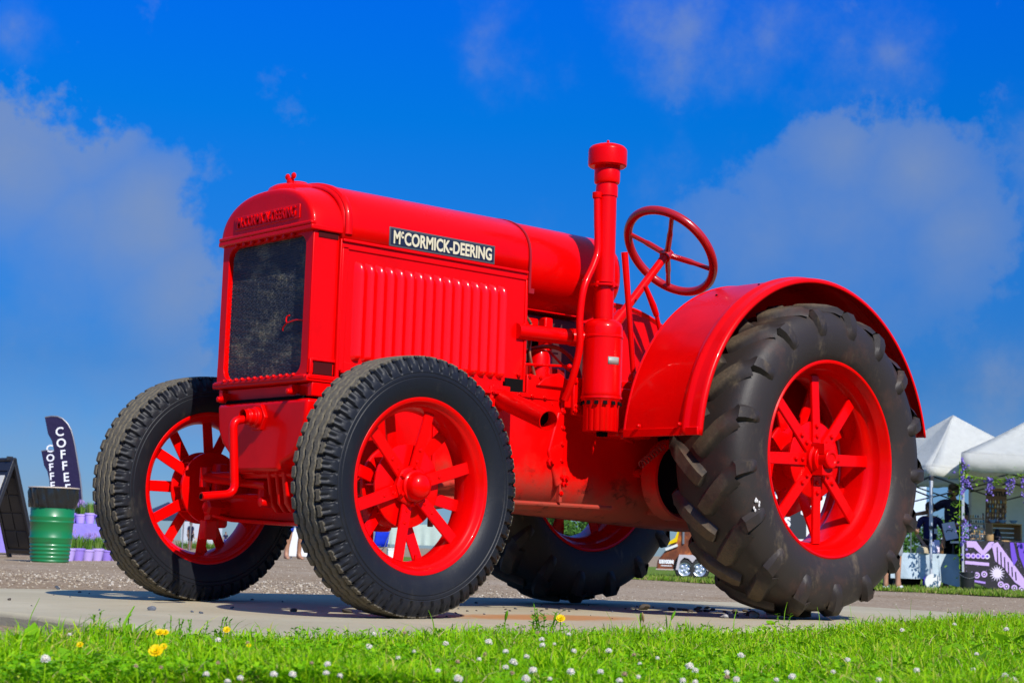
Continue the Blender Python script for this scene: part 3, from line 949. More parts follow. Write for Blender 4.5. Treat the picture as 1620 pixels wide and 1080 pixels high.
cp.lathe([(.047, 1.918), (.056, 1.924), (.0585, 1.932), (.0585, 1.995), (.056, 2.0)], 36, (SX, SY, 0))
cp.lathe([(.054, 2.0), (.080, 1.998), (.087, 2.004), (.088, 2.012), (.088, 2.072), (.0865, 2.080), (.075, 2.092), (.05, 2.101), (.014, 2.106), (.006, 2.108), (.006, 2.122), (0, 2.124)], 40, (SX, SY, 0))
obj('stack_cap', cp, R_, tractor, smooth=35)
by = MB()
by.tube(smooth_path([(-1.252, .44, 1.872), (-1.254, .445, 1.74), (-1.255, .45, 1.612), (-1.228, .455, 1.54), (-1.168, .46, 1.43), (-1.152, .455, 1.30), (-1.160, .45, 1.16), (-1.15, .42, 1.02), (-1.145, .38, .93)], 8), .0165, 12)
by.lathe([(.02, 1.845), (.022, 1.85), (.022, 1.872), (0, 1.878)], 12, (-1.252, .44, 0))
obj('breather_pipe', by, R_, tractor)
tg = MB()
t = np.linspace(math.radians(62), math.radians(100), 8); P = []
for z in (1.095, 1.128): P.append(np.stack([SX + .0895 * np.cos(t), SY + .0895 * np.sin(t), np.full(8, z)], -1))
tg.grid(np.array(P)); obj('maker_tag', tg, M['tin_plate'], tractor, solid=.002)

# --- steering
sc_ = MB(); sc_.tube([(-1.62, 0, 1.15), (-1.83, 0, 1.385), (-2.175, 0, 1.765)], [.026, .021, .021], 14); sc_.tube([(-1.76, 0, 1.31), (-1.87, 0, 1.43)], .030, 14)
obj('steering_column', sc_, R_, tractor)
tilt = math.radians(43); wn = np.array([-math.cos(tilt), 0, math.sin(tilt)]); wv = np.cross(wn, [0, 1, 0]); wc = np.array([-2.203, 0, 1.786]); WR = .250
sw = MB(); ta = np.linspace(0, 2 * PI, 72, endpoint=False)
ring = []
TR = .0225
for q in np.linspace(0, 2 * PI, 12, endpoint=False):
    rr = WR + TR * math.cos(q)
    ring.append(wc + wn * (TR * math.sin(q)) + rr * (np.cos(ta)[:, None] * np.array([0, 1, 0]) + np.sin(ta)[:, None] * wv))
sw.grid(np.array(ring), close_u=True, close_v=True)
M['wheel_red'] = mat('dark_wheel_enamel', (0.40, 0.006, 0.006), .25, coat=.4)
swo = obj('steering_wheel', sw, M['wheel_red'], tractor)
hubc = wc - wn * .03
for k_ in range(4):
    a = k_ * PI / 2 + .60
    e = wc + WR * (math.cos(a) * np.array([0, 1, 0]) + math.sin(a) * wv)
    sp = MB(); m_ = (hubc + e) / 2 + wn * .004
    sp.tube(smooth_path([hubc, m_, e], 6), [.017] + [.015] * 6 + [.012] * 6, 8)
    obj('wheel_spoke', sp, M['wheel_red'], swo)
hb = MB(); hb.tube([hubc - wn * .025, hubc + wn * .018], .030, 16); obj('wheel_hub', hb, M['wheel_red'], swo)
l1 = MB(); l1.tube([(-1.625, .36, .90), (-1.60, .355, 1.08), (-1.565, .352, 1.36), (-1.526, .35, 1.648)], [.013, .013, .014, .0165], 12)
l1.lathe([(.026, 1.055), (.028, 1.07), (.022, 1.09), (.013, 1.10)], 14, (-1.603, .355, 0)); l1.lathe([(.02, 1.0), (.022, 1.01), (.022, 1.04)], 14, (-1.61, .355, 0))
obj('gear_lever', l1, R_, tractor)
l2 = MB(); l2.tube([(-1.925, .1, 1.565), (-1.985, .1, 1.475), (-2.01, .1, 1.43)], [.012, .0165, .015], 10); l2.tube([(-2.01, .1, 1.43), (-2.09, .1, 1.22), (-2.10, .1, .95)], .011, 10)
obj('brake_lever', l2, R_, tractor)
pf = MB(); pf.box((-1.80, 0, 1.0), (.42, .5, .14)); pf.box((-1.55, .30, .90), (.22, .24, .22)); pf.box((-2.05, 0, .93), (.9, 1.1, .02)); pf.lathe([(.06, .95), (.05, 1.17), (.03, 1.2)], 16, (-1.66, 0, 0))
obj('platform', pf, R_, tractor, bevel=.01)


# --- fenders
def fender(s):
    r, cx, cz = .825, -2.163, .715
    yi = .56 if s > 0 else .33
    th = np.radians(np.linspace(4, 169, 84))
    prof = [(yi, r - .016), (yi, r), (.70, r), (.885, r), (.900, r + .003), (.912, r + .011), (.926, r + .011), (.938, r + .003), (.950, r), (.985, r), (.997, r - .002), (1.003, r - .012), (1.002, r - .022)]
    P = np.array([[(cx + rr * math.cos(a), s * y, cz + rr * math.sin(a)) for (y, rr) in prof] for a in th])
    o_ = obj('fender', MB().grid(P), R_, tractor, smooth=50, solid=.005)
    # inner side plate
    mb = MB(); ri = .17
    P = np.array([[(cx + rr * math.cos(a), s * (yi + .004), cz + rr * math.sin(a)) for rr in (r - .004, .70, .40, ri)] for a in np.radians(np.linspace(12, 160, 50))])
    obj('fender_side', mb.grid(P), R_, o_, smooth=0, solid=.005)
    ed = MB(); P = [(cx + (r - .002) * math.cos(a), s * yi, cz + (r - .002) * math.sin(a)) for a in np.radians(np.linspace(5, 168, 70))]
    ed.tube(P, .008, 8); obj('fender_bead', ed, R_, o_)
    ft_ = MB(); a = math.radians(3.5)
    ft_.box((cx + r, s * (yi + 1.0) / 2, cz + .075), (.012, 1.0 - yi, .035))
    obj('fender_foot', ft_, R_, o_, bevel=.003)
    for y in (.66, .90):
        b = MB(); b.lathe([(0, .016), (.006, .015), (.009, .01), (.009, 0)], 8, (cx + r + .004, s * y, cz + .105), 'X'); obj('bolt', b, R_, o_)
    if s > 0:
        for q, y in ((62, .70), (70, .86)):
            a = math.radians(q); b = MB(); b.ball((cx + (r + .003) * math.cos(a), y, cz + (r + .003) * math.sin(a)), .006, 8, 5); obj('bolt', b, BK, o_)
    return o_


fender(1); fender(-1)
# --- rear axle housing, brake drum and spring
rx = MB()
for s in (-1, 1):
    rx.lathe([(.17, s * .25), (.16, s * .30), (.12, s * .40), (.115, s * .62), (.15, s * .66), (.15, s * .70)], 32, (-2.16, 0, .718), 'Y')
rx.box((-2.16, 0, .70), (.62, .54, .50))
obj('rear_axle_housing', rx, RL, tractor, bevel=.01)
bd = MB(); bd.lathe([(.14, .36), (.185, .36), (.19, .365), (.19, .455), (.18, .46), (.17, .45), (.165, .42), (.0, .42)], 40, (-1.845, 0, .615), 'Y')
obj('brake_drum', bd, RL, tractor, smooth=35)
bb = MB(); bb.lathe([(.0, .43), (.158, .43)], 32, (-1.845, 0, .615), 'Y'); obj('drum_recess', bb, BK, tractor, smooth=0)
sp = MB(); n = 110; tt = np.linspace(0, 1, n)
p0, p1 = np.array([-1.55, .46, .665]), np.array([-1.70, .46, .765]); dv = (p1 - p0) / np.linalg.norm(p1 - p0); xx = np.array([0, 1, 0]); yy = np.cross(dv, xx)
P = p0 + tt[:, None] * (p1 - p0) + .016 * (np.cos(tt * 9 * 2 * PI)[:, None] * xx + np.sin(tt * 9 * 2 * PI)[:, None] * yy)
sp.tube(P, .0035, 6); obj('brake_spring', sp, M['dark_red'], tractor)


# --- wheels: local origin on the axle at the middle of the rim, outer side +Y
def lathe_y(prof, n, m, name, parent=None, smooth=40):
    return obj(name, MB().lathe(prof, n, axis='Y'), m, parent, smooth=smooth)


def front_tyre():
    N = 648; nb = 54
    th = np.linspace(0, 2 * PI, N, endpoint=False)
    side = [(.080, .328), (.088, .336), (.097, .352), (.1035, .372), (.1065, .392), (.1077, .402), (.1078, .4055), (.1052, .4085), (.1075, .4115), (.1074, .419), (.1074, .4215), (.1050, .4245), (.1068, .4275), (.1064, .432), (.106, .436), (.1055, .440), (.105, .444),
            (.104, .448), (.1025, .453), (.101, .458), (.099, .463), (.0965, .468), (.093, .4735), (.0900, .479), (.0878, .4835), (.0862, .4870), (.0845, .4895)]
    ty = np.linspace(.0825, -.0825, 56)
    prof = side + [(y, .4938 - .50 * y * y) for y in ty] + [(-y, r) for y, r in side[::-1]]
    prof = np.array(prof); Yp, Rp = prof[:, 0], prof[:, 1]
    ph = (th * nb / (2 * PI)) % 1.0
    tri = np.abs(((th * nb / (2 * PI)) % 1.0) * 2 - 1) * 2 - 1     # zigzag
    tri = np.clip(tri * 1.5, -1, 1)
    Y = np.repeat(Yp[:, None], N, 1); Rr = np.repeat(Rp[:, None], N, 1)
    tread = (np.abs(Yp) <= .0826) & (Rp > .47)
    for y0 in (-.0545, -.019, .019, .0545):
        yg = y0 + .0035 * tri * (1 if y0 > 0 else -1)
        g = np.clip(1.5 - np.abs(Y - yg[None]) / .0042, 0, 1)
        Rr -= np.where(tread[:, None], g * .013, 0)
    # shoulder blocks
    for sgn in (1, -1):
        q = (ph + (0 if sgn > 0 else .5)) % 1.0
        slot = np.clip(1.5 - np.abs(q - .5) / .10, 0, 1)
        m1 = np.clip((Y * sgn - .055) / .003, 0, 1) * (Rp[:, None] > .477)
        Rr -= slot[None] * m1 * .012
        # fins that run from the slots down the sidewall, one long and two short per block
        zone = np.clip((.4900 - Rp) / .001, 0, 1) * np.clip((Rp - .4285) / .010, 0, 1) * (Yp * sgn > 0)
        wdt = .15 + .12 * np.clip((Rp - .436) / .050, 0, 1)
        f1 = np.clip(1 - np.abs(q[None] - .5) / wdt[:, None], 0, 1)
        f2 = np.clip(1 - np.abs(((q[None] + .5) % 1) - .5) / (wdt[:, None] * .45), 0, 1) * np.clip((Rp - .455) / .01, 0, 1)[:, None]
        Y -= sgn * zone[:, None] * (.013 * np.clip(f1 * 1.6, 0, 1) + .007 * f2)
    P = np.stack([Rr * np.cos(th)[None], Y, Rr * np.sin(th)[None]], -1)
    me = MB().grid(P, close_v=True).mesh('tyre', M['front_rubber'], 32)
    return me


def rear_tyre():
    mb = MB(); N = 200
    prof = [(.440, .166), (.450, .178), (.475, .190), (.51, .2005), (.55, .2050), (.59, .2015), (.625, .190), (.650, .174), (.665, .155), (.674, .13), (.680, .09), (.683, .04), (.684, 0)]
    prof = prof + [(r, -y) for r, y in prof[-2::-1]]
    mb.lathe(prof, N, axis='Y')
    nl = 17

    def carc(y):   # radius of the carcass at offset y on the tread, or along the sidewall
        return float(np.interp(abs(y), [0, .04, .09, .13, .155, .174], [.684, .683, .680, .674, .665, .650]))
    for sgn in (1, -1):
        for k_ in range(nl):
            th0 = 2 * PI * (k_ + (0 if sgn > 0 else .5)) / nl
            path = []  # (theta offset, y, radius of lug top, radius of root, half width, inward normal mix)
            L = [(.000, -.012, .026), (.022, .012, .029), (.085, .060, .030), (.146, .105, .030), (.192, .142, .028), (.222, .166, .023)]
            A, B, Cc, D = [], [], [], []
            for i, (dt, y, h) in enumerate(L):
                th = th0 + dt; rr = carc(y) - .004; rt_ = min(.7175 - .9 * max(0, abs(y) - .02) ** 2 * 1.0, rr + h + .004)
                hw = (.050 if i else .038) / .7; tw_ = hw * .44
                yy = sgn * y
                sk = .026     # root skew so the bar stays square to its run
                A.append((rr * math.cos(th - hw), yy + sgn * sk * .9, rr * math.sin(th - hw))); B.append((rt_ * math.cos(th - tw_), yy + sgn * sk * .6, rt_ * math.sin(th - tw_)))
                Cc.append((rt_ * math.cos(th + tw_), yy - sgn * sk * .6, rt_ * math.sin(th + tw_))); D.append((rr * math.cos(th + hw), yy - sgn * sk * .9, rr * math.sin(th + hw)))
            # over the shoulder, and fading down the sidewall
            for dt, y, rr, out in ((.242, .184, .668, .017), (.253, .2005, .640, .014), (.259, .2105, .606, .010), (.262, .2140, .577, .005), (.263, .205, .554, -.003)):
                th = th0 + dt; hw = .058; tw_ = hw * .58; yb = .95 * y - .006
                A.append((rr * math.cos(th - hw), sgn * yb, rr * math.sin(th - hw))); D.append((rr * math.cos(th + hw), sgn * yb, rr * math.sin(th + hw)))
                r2_ = rr + out * .6
                B.append((r2_ * math.cos(th - tw_), sgn * (y + out * .5), r2_ * math.sin(th - tw_))); Cc.append((r2_ * math.cos(th + tw_), sgn * (y + out * .5), r2_ * math.sin(th + tw_)))
            G_ = np.array([A, B, Cc, D])
            b0 = mb.n; mb.grid(G_)
            n_ = len(A)
            mb.f.append((b0, b0 + n_, b0 + 2 * n_, b0 + 3 * n_))
    for r_, yy in ((.475, .1915), (.482, .1945)):
        pass
    return mb.mesh('tyre', M['rear_rubber'], 52)


def spoke_mesh(r0, r1, y0, y1, w, th, name, rivets):
    mb = MB()
    mb.prism([(-w / 2, r0), (w / 2, r0), (w / 2 * .92, r1), (-w / 2 * .92, r1)], th, ((0, y0, 0), (1, 0, 0), (0, (y1 - y0) / (r1 - r0), 1), (0, 1, 0)))
    for r in rivets:
        yy = y0 + th + (y1 - y0) * (r - r0) / (r1 - r0)
        mb.lathe([(0, .010), (.006, .009), (.0095, .005), (.010, 0)], 8, (0, yy, r), 'Y')
    return mb


def bevel_mesh(mb, name, m, w=.002):
    me = mb.mesh(name, m, 40)
    bm = bmesh.new(); bm.from_mesh(me)
    bmesh.ops.recalc_face_normals(bm, faces=bm.faces)
    es = [e for e in bm.edges if len(e.link_faces) == 2 and e.calc_face_angle(0) > .9 and e.calc_length() > .02]
    bmesh.ops.bevel(bm, geom=es, offset=w, segments=2, affect='EDGES', clamp_overlap=True)
    bm.to_mesh(me); bm.free()
    me.polygons.foreach_set('use_smooth', [True] * len(me.polygons)); me.set_sharp_from_angle(angle=math.radians(40))
    return me


FT = front_tyre(); RT = rear_tyre()
fr_rim = MB().lathe([(.322, .072), (.331, .073), (.337, .078), (.337, .083), (.332, .087), (.322, .087), (.316, .083), (.311, .072), (.303, .066), (.297, .060), (.294, .050), (.284, .030), (.282, 0), (.284, -.03), (.294, -.05), (.297, -.06),
                     (.303, -.066), (.311, -.072), (.316, -.083), (.322, -.087), (.332, -.087), (.337, -.083), (.337, -.078), (.331, -.073)], 120, axis='Y', closed=True).mesh('rim', R_, 35)
fr_sp_o = bevel_mesh(spoke_mesh(.070, .288, .004, .022, .050, .010, 'spoke', (.095, .142)), 'spoke', R_)
fr_sp_i = bevel_mesh(spoke_mesh(.070, .288, -.086, -.045, .050, .010, 'spoke', (.142,)), 'spoke', R_)


def front_wheel(loc, s, off):
    drum = MB()
    drum.lathe([(0, -.004), (.152, -.004), (.158, -.006), (.158, -.014), (.152, -.018), (.085, -.018), (.085, -.078), (.150, -.078), (.158, -.082), (.158, -.094), (.15, -.098), (0, -.098)], 64, axis='Y')
    for i in range(8):
        a = 2 * PI * i / 8
        drum.bar((.075 * math.cos(a), -.05, .075 * math.sin(a)), (.150 * math.cos(a), -.05, .150 * math.sin(a)), .006, .07, (0, 1, 0))
    w_ = obj('front_wheel', drum, R_, tractor, loc, (0, 0, .05), smooth=35)
    if s < 0: w_.scale = (1, -1, 1)
    link('tyre', FT, w_); link('rim', fr_rim, w_)
    for i in range(6):
        a = 2 * PI * i / 6
        link('spoke', fr_sp_o, w_, (0, 0, 0), (0, a + off, 0)); link('spoke', fr_sp_i, w_, (0, 0, 0), (0, a + PI / 6 + off, 0))
    hub = MB()
    t = np.linspace(0, 2 * PI, 12, endpoint=False) + .3
    hub.lathe([(.0, .006), (.078, .006), (.080, .012), (.080, .026), (.074, .032), (.060, .034)], 8, axis='Y')
    hub.lathe([(.060, .030), (.060, .045), (.054, .048), (.052, .050), (.052, .066), (.047, .080), (.036, .092), (.018, .099), (0, .100)], 32, axis='Y')
    for i in range(6):
        a = 2 * PI * i / 6 + .55; hub.lathe([(0, .046), (.006, .045), (.009, .04), (.009, .03)], 6, (.068 * math.cos(a), 0, .068 * math.sin(a)), 'Y')
    obj('hub_cap', hub, R_, w_, smooth=35)
    vs = MB(); vs.tube([(.285 * math.cos(-1.75), .0, .285 * math.sin(-1.75)), (.262 * math.cos(-1.75), .004, .262 * math.sin(-1.75))], .006, 8); obj('valve_stem', vs, R_, w_)
    return w_


front_wheel((0, .745, .493), 1, -.227); front_wheel((0, -.745, .493), -1, PI / 6)

rr_rim = MB().lathe([(.428, .158), (.440, .160), (.446, .166), (.446, .174), (.440, .178), (.432, .176), (.426, .168), (.420, .150), (.412, .140), (.408, .128), (.404, .100), (.392, .085), (.380, .072), (.374, .055), (.372, .0), (.374, -.055),
                     (.380, -.072), (.392, -.085), (.404, -.10), (.408, -.128), (.412, -.14), (.420, -.15), (.426, -.168), (.432, -.176), (.440, -.178), (.446, -.174), (.446, -.166), (.440, -.160), (.428, -.158)], 120, axis='Y', closed=True).mesh('rim', R_, 35)
rr_sp_o = bevel_mesh(spoke_mesh(.075, .380, .080, .072, .056, .013, 'spoke', (.105, .150)), 'spoke', R_)
rr_sp_i = bevel_mesh(spoke_mesh(.075, .380, -.075, -.050, .056, .013, 'spoke', (.150,)), 'spoke', R_)


def rear_wheel(loc, s):
    drum = MB()
    drum.lathe([(0, .078), (.168, .078), (.174, .075), (.174, .064), (.168, .060), (.09, .060), (.09, -.05), (.168, -.05), (.174, -.054), (.174, -.068), (.168, -.072), (0, -.072)], 64, axis='Y')
    w_ = obj('rear_wheel', drum, R_, tractor, loc, smooth=35)
    if s < 0: w_.scale = (1, -1, 1)
    link('tyre', RT, w_); link('rim', rr_rim, w_)
    for i in range(8):
        a = 2 * PI * i / 8
        link('spoke', rr_sp_o, w_, (0, 0, 0), (0, a + .03, 0)); link('spoke', rr_sp_i, w_, (0, 0, 0), (0, a + PI / 8 + .03, 0))
    hub = MB()
    hub.lathe([(.070, .08), (.070, .10), (.060, .105), (.060, .125), (.043, .128), (.043, .172), (.040, .176), (.026, .177), (.024, .172), (0, .172)], 32, axis='Y')
    hub.box((0, .125, .045), (.080, .075, .050)); hub.box((0, .12, -.048), (.075, .06, .05))
    obj('axle_hub', hub, R_, w_, smooth=35, bevel=.004)
    gs = MB(); gs.prism([(-.30, -.17), (-.05, -.26), (.06, -.10), (.0, .02), (-.20, .24), (-.30, .20)], .02, ((0, -.13, 0), (1, 0, 0), (0, 0, 1), (0, 1, 0)))
    for i in range(7):
        gs.lathe([(0, .014), (.008, .012), (.012, .006), (.013, 0)], 8, (-.26 + .03 * i * (1 if i < 4 else 0) , -.11, -.10 + .05 * i), 'Y')
    obj('final_drive_cover', gs, R_, w_, bevel=.006)
    vs = MB(); a = .62; vs.tube([(.375 * math.cos(a), .06, .375 * math.sin(a)), (.348 * math.cos(a), .066, .348 * math.sin(a))], .011, 8); obj('valve_stem', vs, R_, w_)
    return w_


rear_wheel((-2.16, .890, .718), 1); rear_wheel((-2.16, -.640, .718), -1)
for s, (x, y, z) in ((1, (0, 0, 0)),):
    sp_ = MB(); o_ = np.array([-2.16 + .59 * math.cos(math.radians(-22)), 1.094, .718 + .59 * math.sin(math.radians(-22))])
    for i in range(9): sp_.ball(o_ + np.array([RNG.normal(0, .011), 0, RNG.normal(0, .013)]), (.006, .003, .008), 6, 5)
    obj('bird_dropping', sp_, mat('chalky_white', (.6, .56, .52), .9), tractor)
#PART3
# ---------------------------------------------------------------- people
def skin_obj(name, joints, edges, radii, m, parent, root, sub=1):
    names = list(joints)
    ix = {n: i for i, n in enumerate(names)}
    me = bpy.data.meshes.new(name)
    me.from_pydata([joints[n] for n in names], [(ix[a], ix[b]) for a, b in edges], [])
    me.materials.append(m)
    o = link(name, me, parent)
    k = o.modifiers.new('skin', 'SKIN'); k.use_smooth_shade = True
    for n, v in zip(names, me.skin_vertices[0].data):
        r = radii[n]; v.radius = r if isinstance(r, tuple) else (r, r); v.use_root = (n == root)
    s = o.modifiers.new('sub', 'SUBSURF'); s.levels = sub; s.render_levels = sub
    dg = bpy.context.evaluated_depsgraph_get(); dg.update()
    new = bpy.data.meshes.new_from_object(o.evaluated_get(dg))
    new.polygons.foreach_set('use_smooth', [True] * len(new.polygons))
    o.modifiers.clear(); o.data = new
    if not new.materials: new.materials.append(m)
    return o


SKIN_M = mat('tanned_skin', (0.38, 0.19, 0.11), .55)
SKIN_D = mat('brown_skin', (0.20, 0.095, 0.05), .55)


def fabric(name, c):
    m = mat(name, c, .85, spec=.2); t = NT(m)
    n = t.noise(t.co(), 9, 5, .6); t.color(t.mixc(t.math('MULTIPLY', n, .7), c, tuple(v * .6 for v in c))); t.bump(n, .5, .03)
    return m


def person(label, loc, rz, H, shirt, trouser, hair, skin=None, arms=None, legs=None, shorts=False, group=None, head_turn=(0, -1), shoes=None, sleeveless=False, glasses=False):
    """local frame: facing -Y, X to the right of someone looking at the face; arms and legs: lists of joints overriding the relaxed pose"""
    k = H / 1.75
    skin = skin or SKIN_M
    t = empty('person', loc, rz); tag(t, label, 'person', group)
    J, E, R = {}, [], {}

    def j(n, p, r): J[n] = tuple(np.array(p, float) * k); R[n] = tuple(x * k for x in r) if isinstance(r, tuple) else r * k
    j('pelvis', (0, 0, .94), (.15, .11)); j('waist', (0, 0, 1.08), (.13, .095)); j('chest', (0, 0, 1.28), (.16, .11)); j('collar', (0, .01, 1.43), (.11, .075))
    hx, hy = head_turn
    j('neck', (0, 0, 1.49), .052); j('jaw', (.018 * hx, .018 * hy, 1.56), (.058, .064)); j('head', (.006 * hx, .006 * hy, 1.64), (.075, .088)); j('crown', (0, 0, 1.705), (.06, .07))
    j('nose', (.098 * hx, .098 * hy, 1.605), .014)
    E += [('pelvis', 'waist'), ('waist', 'chest'), ('chest', 'collar'), ('collar', 'neck'), ('neck', 'jaw'), ('jaw', 'head'), ('head', 'crown'), ('head', 'nose')]
    A = {'l': [(-.19, 0, 1.40), (-.24, .02, 1.13), (-.25, -.04, .88)], 'r': [(.19, 0, 1.40), (.24, .02, 1.13), (.25, -.04, .88)]}
    Lg = {'l': [(-.09, 0, .90), (-.10, -.01, .49), (-.105, .02, .085)], 'r': [(.09, 0, .90), (.10, -.01, .49), (.105, .02, .085)]}
    if arms: A.update(arms)
    if legs: Lg.update(legs)
    for s in 'lr':
        a = A[s]
        j('sh' + s, a[0], .062); j('el' + s, a[1], .043); j('wr' + s, a[2], .030)
        E += [('collar', 'sh' + s), ('sh' + s, 'el' + s), ('el' + s, 'wr' + s)]
        d = np.array(a[2]) - np.array(a[1]); d = d / np.linalg.norm(d)
        x = np.cross(d, (0, 1, .3)); x /= np.linalg.norm(x); y = np.cross(d, x)
        pal = np.array(a[2]) + d * .055
        j('pm' + s, pal, (.040, .018)); E.append(('wr' + s, 'pm' + s))
        for q, (off, ln) in enumerate(((-.030, .085), (-.010, .100), (.010, .094), (.030, .075))):
            b = pal + d * .035 + x * off; j(f'f{q}a' + s, b, .010); j(f'f{q}b' + s, b + d * ln * .6 + y * .012, .009); j(f'f{q}c' + s, b + d * ln + y * .03, .007)
            E += [('pm' + s, f'f{q}a' + s), (f'f{q}a' + s, f'f{q}b' + s), (f'f{q}b' + s, f'f{q}c' + s)]
        j('tha' + s, pal - x * .045 + y * .01, .012); j('thb' + s, pal - x * .06 + d * .045 + y * .02, .009); E += [('pm' + s, 'tha' + s), ('tha' + s, 'thb' + s)]
        g = Lg[s]
        j('hip' + s, g[0], .098); j('kn' + s, g[1], .060); j('an' + s, g[2], .042)
        cf = np.array(g[1]) * .62 + np.array(g[2]) * .38 + np.array([0, .018, 0]); j('cf' + s, cf, .058)
        j('toe' + s, np.array(g[2]) + np.array([0.02 if s == 'r' else -.02, -.17, -.05]), (.040, .028)); j('hl' + s, np.array(g[2]) + np.array([0, .04, -.045]), .034)
        E += [('pelvis', 'hip' + s), ('hip' + s, 'kn' + s), ('kn' + s, 'cf' + s), ('cf' + s, 'an' + s), ('an' + s, 'toe' + s), ('an' + s, 'hl' + s)]
    skin_obj('body', J, E, R, skin, t, 'pelvis')

    def sub(names, edges, grow, extra=None, scale=None):
        JJ = {n: J[n] for n in names}; RR = {}
        for n in names:
            r = R[n] if isinstance(R[n], tuple) else (R[n], R[n]); RR[n] = tuple(q + grow * k for q in r)
        if extra:
            for n, (p, r) in extra.items(): JJ[n] = tuple(p); RR[n] = (r * k, r * k)
        return JJ, edges, RR
    ex = {}
    for s in 'lr':
        a, b = np.array(J['sh' + s]), np.array(J['el' + s])
        ex['sl' + s] = (a + (b - a) * (.25 if sleeveless else .72), .064)
    ed = [('pelvis', 'waist'), ('waist', 'chest'), ('chest', 'collar')] + [e for s in 'lr' for e in (('collar', 'sh' + s), ('sh' + s, 'sl' + s))]
    skin_obj('shirt', *sub(['pelvis', 'waist', 'chest', 'collar', 'shl', 'shr'], ed, .016, ex), shirt, t, 'pelvis')
    ex = {}
    for s in 'lr':
        a, b, c = np.array(J['hip' + s]), np.array(J['kn' + s]), np.array(J['an' + s])
        if shorts: ex['c1' + s] = (a + (b - a) * .5, .098); ex['c2' + s] = (a + (b - a) * .92, .090)
        else: ex['c1' + s] = (b + np.array([0, 0, 0]), .078); ex['c2' + s] = (b + (c - b) * .92, .062)
    ed = [e for s in 'lr' for e in (('pelvis', 'hip' + s), ('hip' + s, 'c1' + s), ('c1' + s, 'c2' + s))]
    skin_obj('shorts' if shorts else 'trousers', *sub(['pelvis', 'hipl', 'hipr'], ed, .010, ex), trouser, t, 'pelvis')
    hm = MB()
    h = np.array(J['head'])
    hm.ball(h + np.array([-.012 * hx, -.012 * hy, .042]) * k, np.array([.086 + .012 * abs(hx), .086 + .012 * abs(hy), .090]) * k, 16, 10)
    hm.ball(h + np.array([-.045 * hx, -.045 * hy, -.01]) * k, np.array([.070, .070, .085]) * k, 14, 9)
    obj('hair', hm, hair, t)
    fw_, sd_ = np.array([hx, hy, 0.]), np.array([-hy, hx, 0.])
    ey = MB()
    for q in (-1, 1): ey.ball(h + (fw_ * .082 + sd_ * .032 * q + np.array([0, 0, -.008])) * k, .010 * k, 8, 5)
    obj('eyes', ey, M['black_gap'], t)
    mo = MB(); mo.ball(h + (fw_ * .083 + np.array([0, 0, -.085])) * k, np.array([.020, .020, .006]) * k, 8, 5); obj('mouth', mo, mat('lips', (.25, .08, .06), .5), t)
    ea = MB()
    for q in (-1, 1): ea.ball(h + (sd_ * .078 * q + np.array([0, 0, -.02])) * k, np.array([.014, .018, .03]) * k, 8, 6)
    obj('ears', ea, skin, t)
    if glasses:
        gl = MB()
        for q in (-1, 1): gl.ball(h + (fw_ * .090 + sd_ * .034 * q + np.array([0, 0, -.008])) * k, np.array([.030, .012, .022]) * k, 10, 6)
        gl.bar(h + (fw_ * .095 - sd_ * .06 + np.array([0, 0, .004])) * k, h + (fw_ * .095 + sd_ * .06 + np.array([0, 0, .004])) * k, .008, .008)
        for q in (-1, 1): gl.bar(h + (fw_ * .09 + sd_ * .068 * q) * k, h + (sd_ * .080 * q) * k, .008, .008)
        obj('sunglasses', gl, M['black_gap'], t)
    if shoes:
        for s in 'lr':
            sh = MB(); a = np.array(J['an' + s]); tp = np.array(J['toe' + s])
            sh.ball((a + tp) / 2 + np.array([0, .01, -.012]) * k, np.array([.052, .135, .048]) * k, 12, 8)
            obj('shoe', sh, shoes, t)
    return t


# ---------------------------------------------------------------- background, left: flower stall, drum, sandwich board, flags
LILAC = fabric('lilac_cloth', (0.30, 0.24, 0.72))
POT = mat('purple_pot', (0.30, 0.20, 0.66), .4)
POT_L = mat('lilac_pot', (0.46, 0.34, 0.74), .4)
HERB = vary('lavender_leaf', [(.1, (0.06, 0.16, 0.02)), (.6, (0.14, 0.30, 0.03)), (1, (0.30, 0.40, 0.10))], .7, 4, .2, .3)
LAVD = vary('lavender_bloom', [(.1, (0.16, 0.10, 0.34)), (.9, (0.36, 0.24, 0.52))], .8, 6)


def stall(px0, px1, py_base, depth, h, label):
    p0, _ = hit(px0, py_base); p1, _ = hit(px1, py_base)
    (sa, da0), (sb_, db0) = sd(p0), sd(p1); dm_ = hit(100, py_base)[1]; c = W((sa / da0 + sb_ / db0) / 2 * dm_, dm_ + .3, 0); w = (sb_ / db0 - sa / da0) * dm_
    z0 = float(gz(-6, dm_)); p0 = p1 = np.array([0, 0, z0])
    z0 = min(p0[2], p1[2])
    t = empty('plant_table', (c[0], c[1], z0), FACE); tag(t, label, 'table')
    n = 60; xs = np.linspace(-w / 2, w / 2, n)
    rows = []
    for f in np.linspace(0, 1, 9):
        rows.append([(x, -.02 - .05 * f * (.5 + .5 * math.sin(x * 9 + 1.3 * math.sin(x * 4))) , h - f * (h - .03)) for x in xs])
    top = [[(x, y, h + .002 * math.sin(x * 8)) for x in xs] for y in np.linspace(depth, -.0, 4)]
    cl = MB().grid(np.array(top + rows)); obj('cloth', cl, LILAC, t, smooth=60)
    for x in (-w / 2 + .08, w / 2 - .08):
        for y in (.08, depth - .08):
            g = MB(); g.tube([(x, y, 0), (x, y, h - .01)], .02, 8); obj('leg', g, M['steel'], t)
    bd_ = MB(); bd_.box((0, depth / 2, h - .025), (w - .04, depth - .04, .03)); obj('tabletop', bd_, mat('ply', (.4, .3, .18), .7), t)
    return t, c, z0


STALL_T, _c, STALL_Z = stall(-150, 205, 880, .7, .50, 'long low table draped in lilac cloth behind the green drum')


